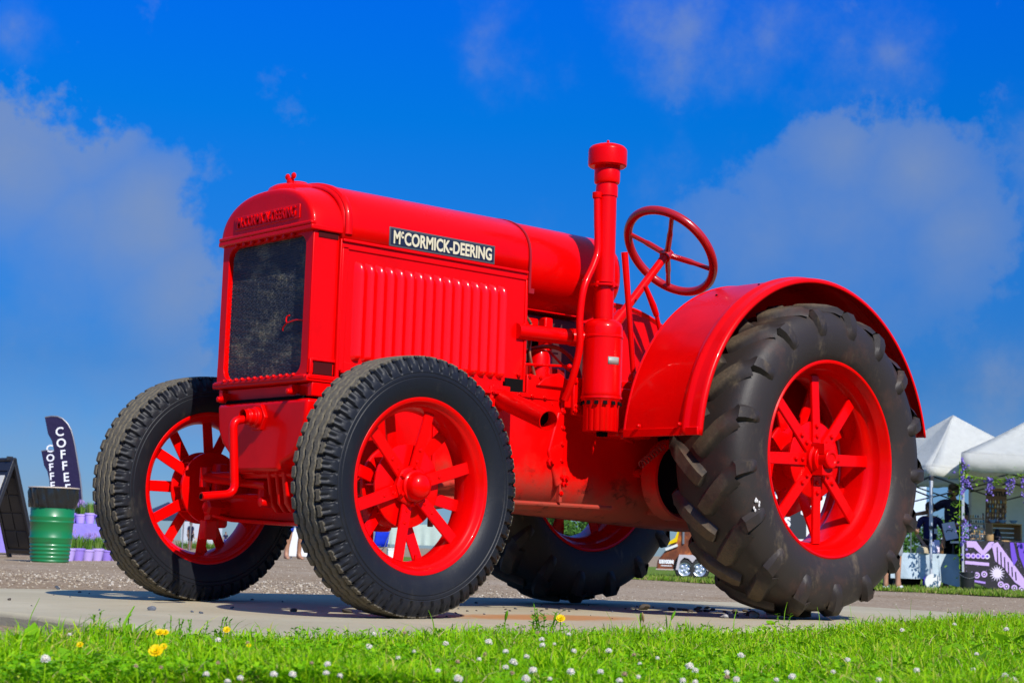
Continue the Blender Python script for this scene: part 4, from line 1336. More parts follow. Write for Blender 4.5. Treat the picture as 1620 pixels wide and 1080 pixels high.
def pot_mesh(kind):
    mb = MB(); mb.lathe([(0, 0), (.052, 0), (.072, .105), (.078, .107), (.078, .128), (.070, .128), (.068, .112), (0, .112)], 18)
    return mb.mesh('pot', POT if kind else POT_L, 40)


def herb_mesh(seed, flower):
    r = np.random.default_rng(seed); mb = MB()
    for i in range(150):
        a = r.uniform(0, 2 * PI); q = r.uniform(0, .055); l = r.uniform(.09, .17); le = r.uniform(.1, .55)
        b = np.array([q * math.cos(a), q * math.sin(a), .11]); e = b + np.array([math.cos(a) * le * l, math.sin(a) * le * l, l])
        s = np.array([-math.sin(a), math.cos(a), 0]) * .0045; m_ = (b + e) / 2 + np.array([0, 0, .02])
        mb.add([b - s, b + s, m_ + s, m_ - s, e], [(0, 1, 2, 3), (3, 2, 4)])
    return mb.mesh('foliage', HERB, 0)


def bloom_mesh(seed):
    r = np.random.default_rng(seed); mb = MB()
    for i in range(22):
        a = r.uniform(0, 2 * PI); le = r.uniform(0, .09); z = r.uniform(.24, .32)
        mb.ball((le * math.cos(a), le * math.sin(a), z), (.007, .007, .022), 6, 5)
    return mb.mesh('bloom', LAVD, 0)


pots = [pot_mesh(0), pot_mesh(1)]; herbs = [herb_mesh(i, 0) for i in range(4)]; blooms = [bloom_mesh(i) for i in range(3)]
PI_ = 0


def potted(p, label, group, bloom=True, sc=1.0):
    global PI_
    t = empty('potted_plant', p, RNG.uniform(0, 6)); t.scale = (sc, sc, sc * RNG.uniform(.92, 1.08)); tag(t, label, 'potted plant', group)
    link('pot', pots[PI_ % 5 in (1, 4) and 1 or 0], t); link('foliage', herbs[PI_ % 4], t)
    if bloom: link('bloom', blooms[PI_ % 3], t)
    PI_ += 1


for i, px in enumerate(range(108, 200, 15)):
    p, d_ = hit(px, 886.5)
    potted(p, 'lavender in a purple pot standing on the ground before the lilac cloth', 'lavender pots in the row on the ground', i % 2 == 0, 1.15)
for i, px in enumerate((-40, -22, -5, 10, 112, 127, 142, 158, 174, 190)):
    d_ = hit(100, 880)[1] + .3 + .14; p = at(px, 825, d_)
    potted((p[0], p[1], STALL_Z + .505), 'lavender in a purple pot on top of the lilac draped table', 'lavender pots on the draped table', i % 2 == 1, 1.15)

# green steel drum with a black liner
p, d_ = hit(78, 889)
drum = empty('trash_drum', p, FACE); drum.scale = (117 / F_PX * d_,) * 3; tag(drum, 'green steel drum with a black bin liner folded over its rim', 'trash can')
GRN = mat('green_drum_paint', (0.006, 0.17, 0.045), .35, coat=.3)
t = NT(GRN); n_ = t.noise(t.co(), 6, 6, .6); t.color(t.mixc(t.step(n_, .5, .8), (0.006, 0.17, 0.045), (0.03, 0.10, 0.035))); t.rough(t.math('ADD', .25, t.math('MULTIPLY', n_, .3)))
prof = [(0, .0), (.245, 0), (.252, .01)]
for z in np.linspace(.02, .27, 26): prof.append((.252 + .05 * z / .7 + .0055 * math.sin(z * 2 * PI / .052), z))
prof += [(.272, .30), (.283, .315), (.283, .335), (.274, .35), (.284, .52), (.292, .53), (.292, .545), (.284, .555), (.294, .60), (.294, .615), (.286, .625), (.290, .75)]
obj('drum_body', MB().lathe(prof, 64), GRN, drum, smooth=50)
bagm = mat('black_liner', (0.012, 0.014, 0.014), .22, spec=.6)
t_ = np.linspace(0, 2 * PI, 120, endpoint=False); rows = []
for f, (r, z) in zip((0, 0, .3, .8, 1, .9, .5, 0), ((.270, .60), (.305, .985), (.325, .992), (.325, .93), (.318, .86), (.312, .79), (.306, .735), (.298, .725))):
    w_ = f * (.011 * np.sin(t_ * 17 + z * 9) + .008 * np.sin(t_ * 31 + z * 21) + .007 * np.sin(t_ * 7 - z * 30))
    zz = z + f * .018 * np.sin(t_ * 5 + 1) * (z < .9)
    rows.append(np.stack([(r + w_) * np.cos(t_), (r + w_) * np.sin(t_), zz + 0 * t_], -1))
obj('bin_liner', MB().grid(np.array(rows), close_v=True), bagm, drum, smooth=70)
obj('rim_board', MB().lathe([(.30, .985), (.335, .985), (.338, .992), (.335, 1.0), (.30, 1.0)], 48), mat('pale_ring', (.55, .45, .34), .6), drum)

# black plastic sandwich board
ridge_p = at(24, 727, 22.4); base_z = float(hit(75, 891)[0][2])
sb = empty('sandwich_board', (ridge_p[0], ridge_p[1], base_z), FACE); tag(sb, 'black plastic sandwich board with ribbed panels beside the green drum', 'sign board')
Hh = ridge_p[2] - base_z
u_ = np.array([-.77, .64, 0]); n_ = np.array([.64, .77, 0]); LNG = .62
BLK = mat('black_plastic', (0.018, 0.018, 0.020), .45)
for sgn in (1, -1):
    mb = MB(); foot = n_ * sgn * .42
    ey_ = np.array([-foot[0], -foot[1], Hh]); L_ = np.linalg.norm(ey_); ey_ = ey_ / L_
    ez_ = np.cross(u_, ey_); o0 = foot
    def cell(a, b, c, d, th, off=0): mb.box(o0 + u_ * (a + b) / 2 + ey_ * (c + d) / 2 + ez_ * off, (b - a, d - c, th), np.stack([u_, ey_, ez_], 1))
    cell(0, LNG, .06, L_ - .02, .012); cell(0, .05, 0, L_, .05); cell(LNG - .05, LNG, 0, L_, .05)
    cell(.05, LNG - .05, .06, .12, .045); cell(.05, LNG - .05, L_ - .16, L_ - .10, .045)
    fr_ = obj('panel_frame', mb, BLK, sb, bevel=.004)
    for a in range(2):
        for b in range(4):
            mb = MB(); x0 = .065 + a * .25; y0 = .15 + b * (L_ - .36) / 4
            for sg in (1, -1): cell(x0, x0 + .225, y0, y0 + (L_ - .36) / 4 - .025, .014, sg * .012)
            obj('panel_rib', mb, BLK, fr_, bevel=.003)
mb = MB()
fo = -n_ * .42; ey_ = np.array([-fo[0], -fo[1], Hh]); L_ = np.linalg.norm(ey_); ey_ /= L_; ez_ = np.cross(u_, ey_)
for sg in (1, -1): mb.box(fo + u_ * .31 + ey_ * (L_ * .50) + ez_ * sg * .03, (.50, L_ * .66, .006), np.stack([u_, ey_, ez_], 1))
obj('sign_face', mb, mat('white_sign', (.62, .60, .52), .5), sb, smooth=0)
mb = MB(); mb.tube([np.array([0, 0, Hh]) + u_ * .0, np.array([0, 0, Hh]) + u_ * LNG], .03, 10)
for a in (.12, .5): mb.box(np.array([0, 0, Hh + .02]) + u_ * a, (.07, .07, .05))
obj('hinge_bar', mb, BLK, sb, bevel=.003)

# two coffee flags
FLAGM = fabric('dark_violet_flag', (0.022, 0.017, 0.060))
WHT = mat('white_print', (.78, .78, .80), .6)
SHP = np.array([(248, 88), (290, 79), (330, 80), (365, 93), (400, 125), (425, 165), (443, 215), (458, 270), (470, 320), (486, 390), (500, 450), (516, 540), (530, 640), (552, 800), (430, 800), (362, 800), (354, 640), (344, 480), (334, 380), (322, 300), (304, 240), (276, 196)], float)
for (dx, dy, dist, lab) in ((0, 0, 26.5, 'dark violet COFFEE feather flag, the taller and nearer of the pair'), (-28, 124, 27.6, 'dark violet COFFEE feather flag partly hidden behind the taller one')):
    m_px = dist / F_PX / 4.156
    q = at(330 / 4.156 + 0 + dx / 4.156, 640 + 800 / 4.156 + dy / 4.156, dist)
    s_, dd_ = sd(q); zb = float(gz(s_, dd_))
    fl_ = empty('feather_flag', (q[0], q[1], zb), FACE); tag(fl_, lab, 'flag', 'coffee flags behind the green drum')
    sc_f = .86 if dx else 1.0
    P = np.stack([(SHP[:, 0] - 330) * m_px * sc_f, (800 - SHP[:, 1]) * m_px * sc_f], 1)
    z0 = q[2] - zb
    if dx: z0 += (720 - 720 * sc_f) * 0
    mb = MB(); mb.prism(P, .012, ((0, 0, z0), (1, 0, 0), (0, 0, 1), (0, 1, 0)))
    sail = obj('sail', mb, FLAGM, fl_, smooth=0)
    # the pole runs up the trailing edge and curls over the top
    pp = [(P[14 - 1][0], z0 - .0)] if False else []
    edge = [13, 12, 11, 10, 9, 8, 7, 6, 5, 4, 3, 2, 1, 0]
    path = [(P[13][0] + .06, .006, 0.0)] + [(P[i][0], .006, P[i][1] + z0) for i in edge]
    mb = MB(); mb.tube(path, .012, 8); obj('pole', mb, mat('grey_pole', (.2, .2, .22), .4, .5), fl_)
    for i, ch in enumerate('COFFEE'):
        X_, Y_, fs = (352 + i * 15.5, 182 + i * 74, 80) if not dx else (286 + i * 8.5, 296 + i * 60, 66)
        cx = (X_ - (330 + dx)) * m_px; cz = (800 + dy - Y_) * m_px + z0
        text_obj('lettering', ch, WHT, sail, fs * m_px, (1, 0, .12), (-.12, 0, 1), (cx, -.003, cz), .001, 1.3 * m_px, 1.0)

# bed of marigolds and white stall panel seen through the far front wheel
p, d_ = hit(312, 868)
bed = empty('flower_bed', p, FACE); tag(bed, 'clump of yellow marigolds with green leaves seen through the far front wheel', 'flowers')
r = np.random.default_rng(5); mb = MB(); m2 = MB(); mpx = d_ / F_PX
for i in range(420):
    x, y = r.uniform(-30, 30) * mpx, r.uniform(-.25, .25); l = r.uniform(4, 15) * mpx; a = r.uniform(0, 2 * PI); v = np.array([math.cos(a), math.sin(a), 0])
    b = np.array([x, y, 0]); e = b + v * l * .5 + np.array([0, 0, l]); s_ = np.cross(v, (0, 0, 1)) * .03
    mb.add([b - s_ * .3, b + s_ * .3, (b + e) / 2 + s_, (b + e) / 2 - s_, e], [(0, 1, 2, 3), (3, 2, 4)])
for i in range(34):
    x = r.choice([-12, 8, 14, -4, 18]) * mpx + r.normal(0, .06)
    m2.ball((x, r.uniform(-.2, .2), r.uniform(12, 17) * mpx), (.055, .055, .035), 8, 5)
obj('leaves', mb, HERB, bed, smooth=0); obj('blossom', m2, M['petal_yellow'], bed)


def panel(px, py, w_px, h_px, dist_py, m, name, label, cat, thick=.05):
    """upright flat board standing on the ground at (px, dist_py)"""
    p, d_ = hit(px, dist_py); k = d_ / F_PX
    t = empty(name, p, FACE); tag(t, label, cat)
    mb = MB(); top = (dist_py - py) * k
    mb.box((0, 0, top - h_px * k / 2), (w_px * k, thick, h_px * k))
    o = obj('board', mb, m, t, bevel=.006)
    for s in (-1, 1):
        g = MB(); g.tube([(s * w_px * k * .42, .03, 0), (s * w_px * k * .42, .03, top)], .018, 8); obj('post', g, M['steel'], t)
    return t, k


PALE = fabric('pale_awning_cloth', (.52, .56, .60))
panel(318, 822, 64, 38, 862, PALE, 'stall_screen', 'pale blue-grey screen behind the yellow marigolds', 'screen')
WHITEP = mat('white_panel', (.70, .70, .68), .6)
panel(478, 836, 42, 44, 884, WHITEP, 'white_screen', 'white board standing between the front wheels', 'screen')

NAVY = fabric('navy_cotton', (0.016, 0.018, 0.06))
BLUE = fabric('blue_cotton', (0.02, 0.06, 0.42))
GREYC = fabric('grey_cotton', (0.33, 0.34, 0.38))
BLACKC = fabric('black_cotton', (0.012, 0.012, 0.014))
PURP = fabric('plum_cotton', (0.10, 0.06, 0.20))
HAIR = mat('dark_hair', (0.018, 0.012, 0.009), .6)
HAIRL = mat('brown_hair', (0.10, 0.06, 0.035), .6)
SHOE = mat('white_shoe', (.62, .63, .66), .6)
p, d_ = hit(463, 886)
person('barefoot person in shorts beside the white board, mostly hidden by the tractor nose', p, FACE + .6, 1.68, GREYC, BLUE, HAIRL, shorts=True, legs={'l': [(-.09, 0, .90), (-.12, -.04, .49), (-.15, .03, .085)], 'r': [(.09, 0, .90), (.14, -.05, .49), (.16, .06, .085)]})
p, d_ = hit(356, 868)
person('person in navy top and denim shorts seen below the far front wheel hub', p, FACE + .5, 1.7, NAVY, BLUE, HAIRL, shorts=True)
p, d_ = hit(270, 868)
person('person in plum clothes seen through the far front wheel near the marigolds', p, FACE - .4, 1.7, PURP, BLACKC, HAIR, skin=SKIN_M, shorts=True)
p, d_ = hit(300, 870)
person('person in dark shorts with bare brown legs just beside the marigolds', p, FACE + 1.0, 1.65, NAVY, BLACKC, HAIR, skin=SKIN_D, shorts=True)
# dark canopy far off
def canopy(px_peak, py_peak, px0, px1, py_eave, dist, m, label, frame_m):
    a, b = at(px0, py_eave, dist), at(px1, py_eave, dist); pk = at(px_peak, py_peak, dist)
    w = np.linalg.norm((b - a)[:2]); c = (a + b) / 2; s_, d__ = sd(c); zg = float(gz(s_, d__ + w / 2))
    t = empty('canopy_tent', (c[0] + FH[0] * w / 2, c[1] + FH[1] * w / 2, zg), FACE); tag(t, label, 'tent')
    return t, w, c[2] - zg, pk[2] - zg


t, w, ze, zp = canopy(258, 793, 226, 292, 812, 58, None, 'small dark blue pop-up canopy far off behind the front wheel', None)
NAVYC = fabric('navy_canopy', (.03, .04, .09))
mb = MB(); h = w / 2
mb.add([(-h, -h, ze), (h, -h, ze), (h, h, ze), (-h, h, ze), (0, 0, zp), (-h, -h, ze - .22), (h, -h, ze - .22), (h, h, ze - .22), (-h, h, ze - .22)],
       [(0, 1, 4), (1, 2, 4), (2, 3, 4), (3, 0, 4), (0, 5, 6, 1), (1, 6, 7, 2), (2, 7, 8, 3), (3, 8, 5, 0)])
obj('canopy', mb, NAVYC, t, smooth=0, solid=.02)
for x in (-1, 1):
    for y in (-1, 1): g = MB(); g.tube([(x * h * .97, y * h * .97, 0), (x * h * .97, y * h * .97, ze)], .025, 8); obj('pole', g, M['steel'], t)

# things seen through the near front wheel: table under a pale cloth, blue camp chair, white cool box
p, d_ = hit(668, 882); k = d_ / F_PX
tb_ = empty('stall_table', p, FACE); tag(tb_, 'stall table under a pale green-white cloth seen through the near front wheel', 'table')
PG = fabric('pale_green_cloth', (.50, .58, .52))
w, h = 120 * k, 52 * k; xs = np.linspace(-w / 2, w / 2, 50)
rows = [[(x, y, h) for x in xs] for y in (.8, .4, 0)] + [[(x, -.02 - .06 * f * (1 + math.sin(x * 7 + 2 * math.sin(x * 3))), h * (1 - .62 * f)) for x in xs] for f in np.linspace(0, 1, 7)]
obj('cloth', MB().grid(np.array(rows)), PG, tb_, smooth=60)
for x in (-w * .45, w * .45):
    for y in (.05, .75): g = MB(); g.tube([(x, y, 0), (x, y, h - .01)], .02, 8); obj('leg', g, M['steel'], tb_)
p, d_ = hit(595, 884); k = d_ / F_PX
ch = empty('camp_chair', p, FACE - .4); tag(ch, 'bright blue folding camp chair beside the pale stall table', 'chair')
BLU = fabric('bright_blue_nylon', (0.01, 0.04, 0.55))
mb = MB(); mb.grid(np.array([[(x, -.25 + .5 * v, .42 - .04 * math.sin(PI * u)) for u, x in zip(np.linspace(0, 1, 8), np.linspace(-.26, .26, 8))] for v in np.linspace(0, 1, 4)])); obj('seat', mb, BLU, ch, solid=.01)
mb = MB(); mb.grid(np.array([[(x, .25 + .14 * v + .03 * math.sin(PI * u), .42 + .48 * v) for u, x in zip(np.linspace(0, 1, 8), np.linspace(-.26, .26, 8))] for v in np.linspace(0, 1, 4)])); obj('backrest', mb, BLU, ch, solid=.01)
for a, b in (((-.27, -.27, 0), (.27, -.25, .44)), ((.27, -.27, 0), (-.27, -.25, .44)), ((-.27, .27, 0), (.27, .27, .5)), ((.27, .27, 0), (-.27, .27, .5)), ((-.27, -.27, 0), (-.27, .40, .92)), ((.27, -.27, 0), (.27, .40, .92))):
    g = MB(); g.tube([a, b], .011, 6); obj('leg', g, M['steel'], ch)
p, d_ = hit(621, 883); k = d_ / F_PX
cb_ = empty('cool_box', p, FACE + .2); tag(cb_, 'white plastic cool box standing between blue chair and stall table', 'cool box')
mb = MB(); mb.box((0, 0, .17), (.44, .34, .34)); obj('box', mb, WHITEP, cb_, bevel=.03)
mb = MB(); mb.box((0, 0, .375), (.46, .36, .07)); obj('lid', mb, WHITEP, cb_, bevel=.02)

# ---------------------------------------------------------------- trailer seen under the tractor
p, d_ = hit(1095, 916.5); k = d_ / F_PX
tr = empty('utility_trailer', p, FACE - .12); tag(tr, 'low brown and orange wrapped trailer with twin wheels', 'trailer')
WRAP = mat('brown_wrap', (.2, .07, .03), .35); t = NT(WRAP); o_ = t.co(); n_ = t.noise(o_, 2.2, 6, .65)
t.color(t.ramp(n_, [(.3, (.045, .018, .012)), (.48, (.20, .055, .018)), (.6, (.50, .16, .03)), (.75, (.10, .04, .02))]))
def X(px): return (px - 1095) * k
def Z(py): return (916.5 - py) * k
mb = MB(); mb.prism([(X(1038), Z(903)), (X(1250), Z(903)), (X(1250), Z(800)), (X(1083), Z(800)), (X(1073), Z(842)), (X(1060), Z(862)), (X(1040), Z(888))], 1.7, ((0, .12, 0), (1, 0, 0), (0, 0, 1), (0, 1, 0)))
obj('body', mb, WRAP, tr, bevel=.02)
mb = MB(); mb.box((X(1140), .10, Z(902)), (205 * k, .05, 2.2 * k)); obj('chassis_rail', mb, mat('pale_rail', (.45, .36, .30), .4), tr, bevel=.005)
for px in (1083, 1106):
    w_ = empty('wheel', (0, 0, 0)); w_.parent = tr
    bpy.data.objects.remove(w_)
    r_ = 16 * k
    mb = MB(); mb.lathe([(r_ * .62, -.02), (r_ * .7, -.035), (r_ * .92, -.03), (r_, .0), (r_, .14), (r_ * .62, .16)], 32, (X(px), .05, r_), 'Y'); wo = obj('wheel', mb, mat('trailer_rubber', (.016, .016, .018), .7), tr)
    mb = MB(); mb.lathe([(0, -.005), (r_ * .2, -.012), (r_ * .22, .01), (r_ * .50, .02), (r_ * .58, -.02), (r_ * .64, -.025), (r_ * .64, .02)], 28, (X(px), .05, r_), 'Y')
    for i in range(5):
        a = 2 * PI * i / 5; mb.ball((X(px) + r_ * .36 * math.cos(a), .055, r_ + r_ * .36 * math.sin(a)), (.03, .012, .03), 6, 5)
    obj('rim', mb, mat('galvanised', (.50, .56, .66), .35, .5), wo)
mb = MB(); arc = [(math.cos(a), math.sin(a)) for a in np.linspace(0, PI, 12)]
pts = [(X(1069), Z(902)), (X(1072), Z(886))] + [(X(1083) - 9 * k, Z(878)), (X(1106) + 9 * k, Z(878)), (X(1118), Z(886)), (X(1122), Z(902)), (X(1118), Z(902)), (X(1114), Z(888)), (X(1106), Z(883)), (X(1100), Z(884)), (X(1095), Z(890)), (X(1089), Z(884)), (X(1082), Z(882)), (X(1076), Z(888)), (X(1073), Z(902))]
mb.prism(pts, .14, ((0, .0, 0), (1, 0, 0), (0, 0, 1), (0, 1, 0))); obj('mudguard', mb, mat('pale_guard', (.48, .44, .46), .4), tr)
mb = MB(); mb.bar((X(1052), .10, Z(871)), (X(1071), .10, Z(863)), .05, 4 * k); obj('corner_trim', mb, WHITEP, tr)
mb = MB(); mb.box((X(1080), .11, Z(848)), (3 * k, .05, 26 * k)); obj('upright', mb, M['steel'], tr)
mb = MB(); mb.prism([(X(1055), Z(864)), (X(1070), Z(858)), (X(1073), Z(842)), (X(1071), Z(840)), (X(1067), Z(852)), (X(1054), Z(861))], .06, ((0, .05, 0), (1, 0, 0), (0, 0, 1), (0, 1, 0))); obj('yellow_strip', mb, M['petal_yellow'], tr)
text_obj('lettering', 'LEMON', WHT, tr, 6.5 * k, (1, 0, 0), (0, 0, 1), (X(1054), .113, Z(890)), .003, .01, 1.0)
mb = MB(); mb.box((X(1054), .117, Z(896)), (17 * k, .006, 1.2 * k)); obj('printed_rule', mb, WHT, tr, smooth=0)

# banner seen through the rear wheel
t, k = panel(1262, 785, 86, 72, 925, mat('banner_white', (.72, .74, .72), .6), 'lettered_banner', 'white banner with dark letters seen through the near rear wheel', 'banner')
DKP = mat('dark_print', (.02, .022, .03), .5)
for ch_, x, z, s_ in (('S', 8, 808, 22), ('S', -18, 828, 20), ('L', 24, 816, 34)):
    text_obj('lettering', ch_, DKP if ch_ == 'L' else WHT, t, s_ * k, (1, 0, 0), (0, 0, 1), (x * k, -.032, (925 - z) * k), .003, .012, 1.0)
mb = MB(); mb.box((-14 * k, -.028, (925 - 822) * k), (52 * k, .004, 62 * k)); obj('dark_field', mb, DKP, t, smooth=0)

# ---------------------------------------------------------------- right: two white pop-up tents
CANVAS = fabric('white_canvas', (.86, .86, .80))
t = NT(CANVAS); tr_ = t.n.new('ShaderNodeBsdfTranslucent'); mx = t.n.new('ShaderNodeMixShader'); mx.inputs[0].default_value = .5
tr_.inputs['Color'].default_value = (.82, .82, .76, 1); t.l.new(t.b.outputs[0], mx.inputs[1]); t.l.new(tr_.outputs[0], mx.inputs[2]); t.l.new(mx.outputs[0], t.n['Material Output'].inputs['Surface'])
ALU = mat('painted_pole', (.58, .60, .66), .35, .3)
DKPOLE = mat('dark_truss', (.03, .03, .035), .5)


def popup(corner, ang, size, ze, zp, val, label):
    """corner: ground point of the near corner; ang: direction of its right-hand edge"""
    t = empty('popup_tent', corner, ang); tag(t, label, 'tent', 'white pop-up tents on the right')
    S = size; n = 14
    mb = MB()
    c = np.array([S / 2, S / 2])
    crn = [np.array(q, float) for q in ((0, 0), (S, 0), (S, S), (0, S))]
    for i in range(4):
        a, b = crn[i], crn[(i + 1) % 4]; P = []
        for v in np.linspace(0, 1, n):
            row = []
            for u in np.linspace(0, 1, n):
                q = a + (b - a) * u; q = q + (c - q) * v
                sag = .10 * math.sin(PI * v) * (1 - .6 * abs(2 * u - 1)) + .05 * math.sin(PI * u) * (1 - v)
                row.append((q[0], q[1], ze + (zp - ze) * v - sag))
            P.append(row)
        mb.grid(np.array(P))
        out = (a + b) / 2 - c; out = out / np.linalg.norm(out)
        P = [[(q[0] + out[0] * .01 * f, q[1] + out[1] * .01 * f, ze - .05 * math.sin(PI * u) - val * f + .012 * math.sin(u * 40) * f) for u in np.linspace(0, 1, 24) for q in (a + (b - a) * u,)] for f in (0, .5, 1)]
        mb.grid(np.array(P))
    obj('canopy', mb, CANVAS, t, smooth=50, solid=.008)
    for q in crn:
        q = q + (c - q) * .015
        g = MB(); g.box((q[0], q[1], ze * .74), (.045, .045, ze * .52)); g.box((q[0], q[1], ze * .26), (.034, .034, ze * .52)); g.box((q[0], q[1], .006), (.12, .12, .012))
        pl_ = obj('pole', g, ALU, t, bevel=.004)
        g = MB(); g.box((q[0], q[1], ze - .20), (.07, .07, .07)); g.box((q[0], q[1], ze * .50), (.06, .06, .06)); obj('joint', g, DKPOLE, pl_, bevel=.008)
    for i in range(4):
        a, b = crn[i], crn[(i + 1) % 4]
        for h_ in range(2):
            p0 = a + (b - a) * h_ / 2; p1 = a + (b - a) * (h_ + 1) / 2
            for z0, z1 in ((ze - .16, ze - .52), (ze - .52, ze - .16)):
                g = MB(); g.bar((*(p0 + (c - p0) * .03), z0), (*(p1 + (c - p1) * .03), z1), .022, .022); obj('truss_bar', g, DKPOLE, t)
        g = MB(); g.bar((*(a + (c - a) * .03), ze - .12), (*c, zp - .12), .022, .022); obj('roof_strut', g, DKPOLE, t)
    return t


# tent 1: near corner at its front pole
c1, d1 = hit(1472, 932)
ze1 = at(1471, 737, d1)[2] - c1[2]
T1 = popup(tuple(c1), FACE + .36, 3.0, ze1, at(1503, 657, d1 + 2)[2] - c1[2], .16, 'white pop-up tent over the cloth-covered table, left of the pair')
mb = MB(); mb.lathe([(0, .0), (.30, 0), (.31, .02), (.30, .06), (.10, .10), (.06, .20), (0, .20)], 28); 
ft_ = obj('pole_weight', MB().lathe([(0, -.03), (.130, -.03), (.135, .0), (.130, .03), (0, .03)], 28, (0, -.14, .132), 'Y'), WHITEP)
ft_.location = c1; ft_.rotation_euler = (0, 0, FACE); tag(ft_, 'round white weight leaning at the foot of the tent pole', 'pole weight')
# tent 2
d2 = d1 - .6; c2 = at(1521, 925, d2); c2[2] = float(gz(sd(c2)[0], d2))
ze2 = at(1535, 716, d2)[2] - c2[2]
T2 = popup(tuple(c2), FACE - .30, 3.0, ze2, ze2 + .95, .30, 'white pop-up tent hung with wisteria, nearest the picture edge')
# back wall of tent 2
mb = MB(); xs = np.linspace(.05, 2.95, 40)
mb.grid(np.array([[(x, 2.94 + .03 * math.sin(x * 11), z) for x in xs] for z in np.linspace(.75, ze2 - .05, 6)]))
wl = obj('back_wall', mb, CANVAS, T2, smooth=60)
# garland of leaves and wisteria along the eave and down the front pole
GARL = vary('garland_leaf', [(.1, (0.10, 0.26, 0.01)), (.9, (0.30, 0.50, 0.03))], .5, 5, .3, .3)
WIST = vary('wisteria', [(.1, (0.10, 0.05, 0.42)), (.6, (0.26, 0.17, 0.62)), (1, (0.42, 0.34, 0.75))], .6, 6, .2, .2)
ga = empty('wisteria_garland', tuple(c2), FACE - .30); tag(ga, 'garland of green leaves and purple wisteria round the tent pole and eave', 'garland')
r = np.random.default_rng(3); lf, bl_ = MB(), MB()
line = [(-.03, -.03, z) for z in np.linspace(.35, ze2 - .15, 40)] + [(x, -.03, ze2 - .34 - .10 * math.sin(PI * (x % 1.0))) for x in np.linspace(0, 3, 50)]
vine = MB(); vine.tube(np.array(line), .008, 5, False); obj('vine', vine, GARL, ga)


def leafq(mb, p, l, w, r):
    a, b = r.uniform(0, 2 * PI), r.uniform(-.9, .6); d = np.array([math.cos(a) * math.cos(b), math.sin(a) * math.cos(b), math.sin(b)]); s = np.cross(d, (0, 0, 1)); s /= np.linalg.norm(s) + 1e-9
    p = np.asarray(p); mb.add([p, p + d * l * .45 + s * w, p + d * l, p + d * l * .45 - s * w], [(0, 1, 2, 3)])


for (zc, n_, sx_, kind) in ((1.82, 22, .07, 1), (1.66, 16, .08, 0), (1.30, 34, .09, 0), (1.12, 30, .10, 0), (.98, 26, .1, 1), (.82, 26, .08, 1), (.62, 16, .07, 1), (.5, 12, .07, 0), (.3, 12, .07, 0), (.16, 12, .05, 1), (1.45, 6, .04, 1), (.7, 10, .06, 0)):
    for i in range(int(n_ * .6)):
        q = (r.normal(-.06 if not kind else .02, sx_ * .7), r.normal(-.08, .05), (zc + r.normal(0, .07)) * ze2 / 2.05)
        if kind: bl_.ball(q, r.uniform(.014, .026), 6, 4)
        else: leafq(lf, q, r.uniform(.06, .11), .022, r)
for i in range(260):
    x = r.uniform(0, 3); leafq(lf, (x, r.normal(-.05, .04), ze2 - .34 - .10 * math.sin(PI * (x % 1.0)) + r.normal(0, .04)), r.uniform(.06, .12), .024, r)
for x in (.02, .12, .42, .48, .74, .80, .98, 1.3, 1.7, 2.2, 2.6):
    for i in range(26):
        bl_.ball((x + r.normal(0, .02), r.normal(-.05, .02), ze2 - .40 - abs(r.normal(0, .14))), r.uniform(.012, .022), 6, 4)
tag(obj('leaves', lf, GARL, ga, smooth=0), kind='stuff'); tag(obj('blossom', bl_, WIST, ga), kind='stuff')

# cloth-covered table in tent 1
da = d1 + .10; pa = at(1472, 925, da); pa[2] = float(gz(sd(pa)[0], da)); k = da / F_PX
tl = empty('stall_table', tuple(W(sd(pa)[0] - .02, da + .15, pa[2])), FACE); tag(tl, 'folding table with a pale blue-white cloth under the left tent', 'table')
ICE = fabric('ice_blue_cloth', (.50, .60, .66))
w0, w1, h = -58 * k, 50 * k, .60 * 1.0
h = (928 - 872) * k
xs = np.linspace(w0, w1, 60)
rows = [[(x, y, h) for x in xs] for y in (.75, .35, .0)] + [[(x, -.015 - (.03 + .05 * (x > 18 * k)) * f * (1 + math.sin(x * 10 + 2 * math.sin(x * 3))), h * (1 - f * (.72 + .18 * max(0, min(1, (x - 5 * k) / (40 * k)))))) for x in xs] for f in np.linspace(0, 1, 8)]
obj('cloth', MB().grid(np.array(rows)), ICE, tl, smooth=60)
for x in (w0 + .08, w1 - .08):
    for y in (.08, .68): g = MB(); g.tube([(x, y, 0), (x, y, h - .02)], .016, 8); obj('leg', g, DKPOLE, tl)
g = MB(); g.box(((w0 + w1) / 2, .37, h - .03), (w1 - w0 - .04, .7, .035)); obj('tabletop', g, WHITEP, tl)
org = tl.location.copy()
def on_table(px, dy=.2): return W(sd(np.array(org))[0] + (px - 1472) * k, da + .15 + dy, org[2] + h + .001)
ls_ = empty('leaflet_stand', tuple(on_table(1489)), FACE); tag(ls_, 'stack of pale blue leaflets in a stand on the cloth-covered table', 'leaflets')
for i in range(3): g = MB(); g.box(((i - 1) * .05, .03 * i, .09 + .015 * i), (.09, .012, .17 + .03 * i), rotm('X', -.15)); obj('leaflet', g, mat('leaflet_paper', (.55 + .08 * i, .62, .80), .6), ls_)
hc = empty('sun_cap', tuple(on_table(1467, .12)), FACE); tag(hc, 'beige cap lying on the cloth-covered table', 'cap')
BEI = fabric('beige_cotton', (.50, .42, .28)); g = MB(); g.lathe([(.10, 0), (.105, .03), (.085, .09), (.04, .115), (0, .12)], 20); obj('cap_crown', g, BEI, hc)
g = MB(); g.lathe([(.09, .005), (.17, -.0)], 14, a0=-.2 - PI / 2 - .9, a1=-PI / 2 + .9); obj('cap_peak', g, BEI, hc, solid=.006)
bo = empty('bottle', tuple(on_table(1497, .1)), FACE); tag(bo, 'slim brown bottle beside the leaflets on the table', 'bottle')
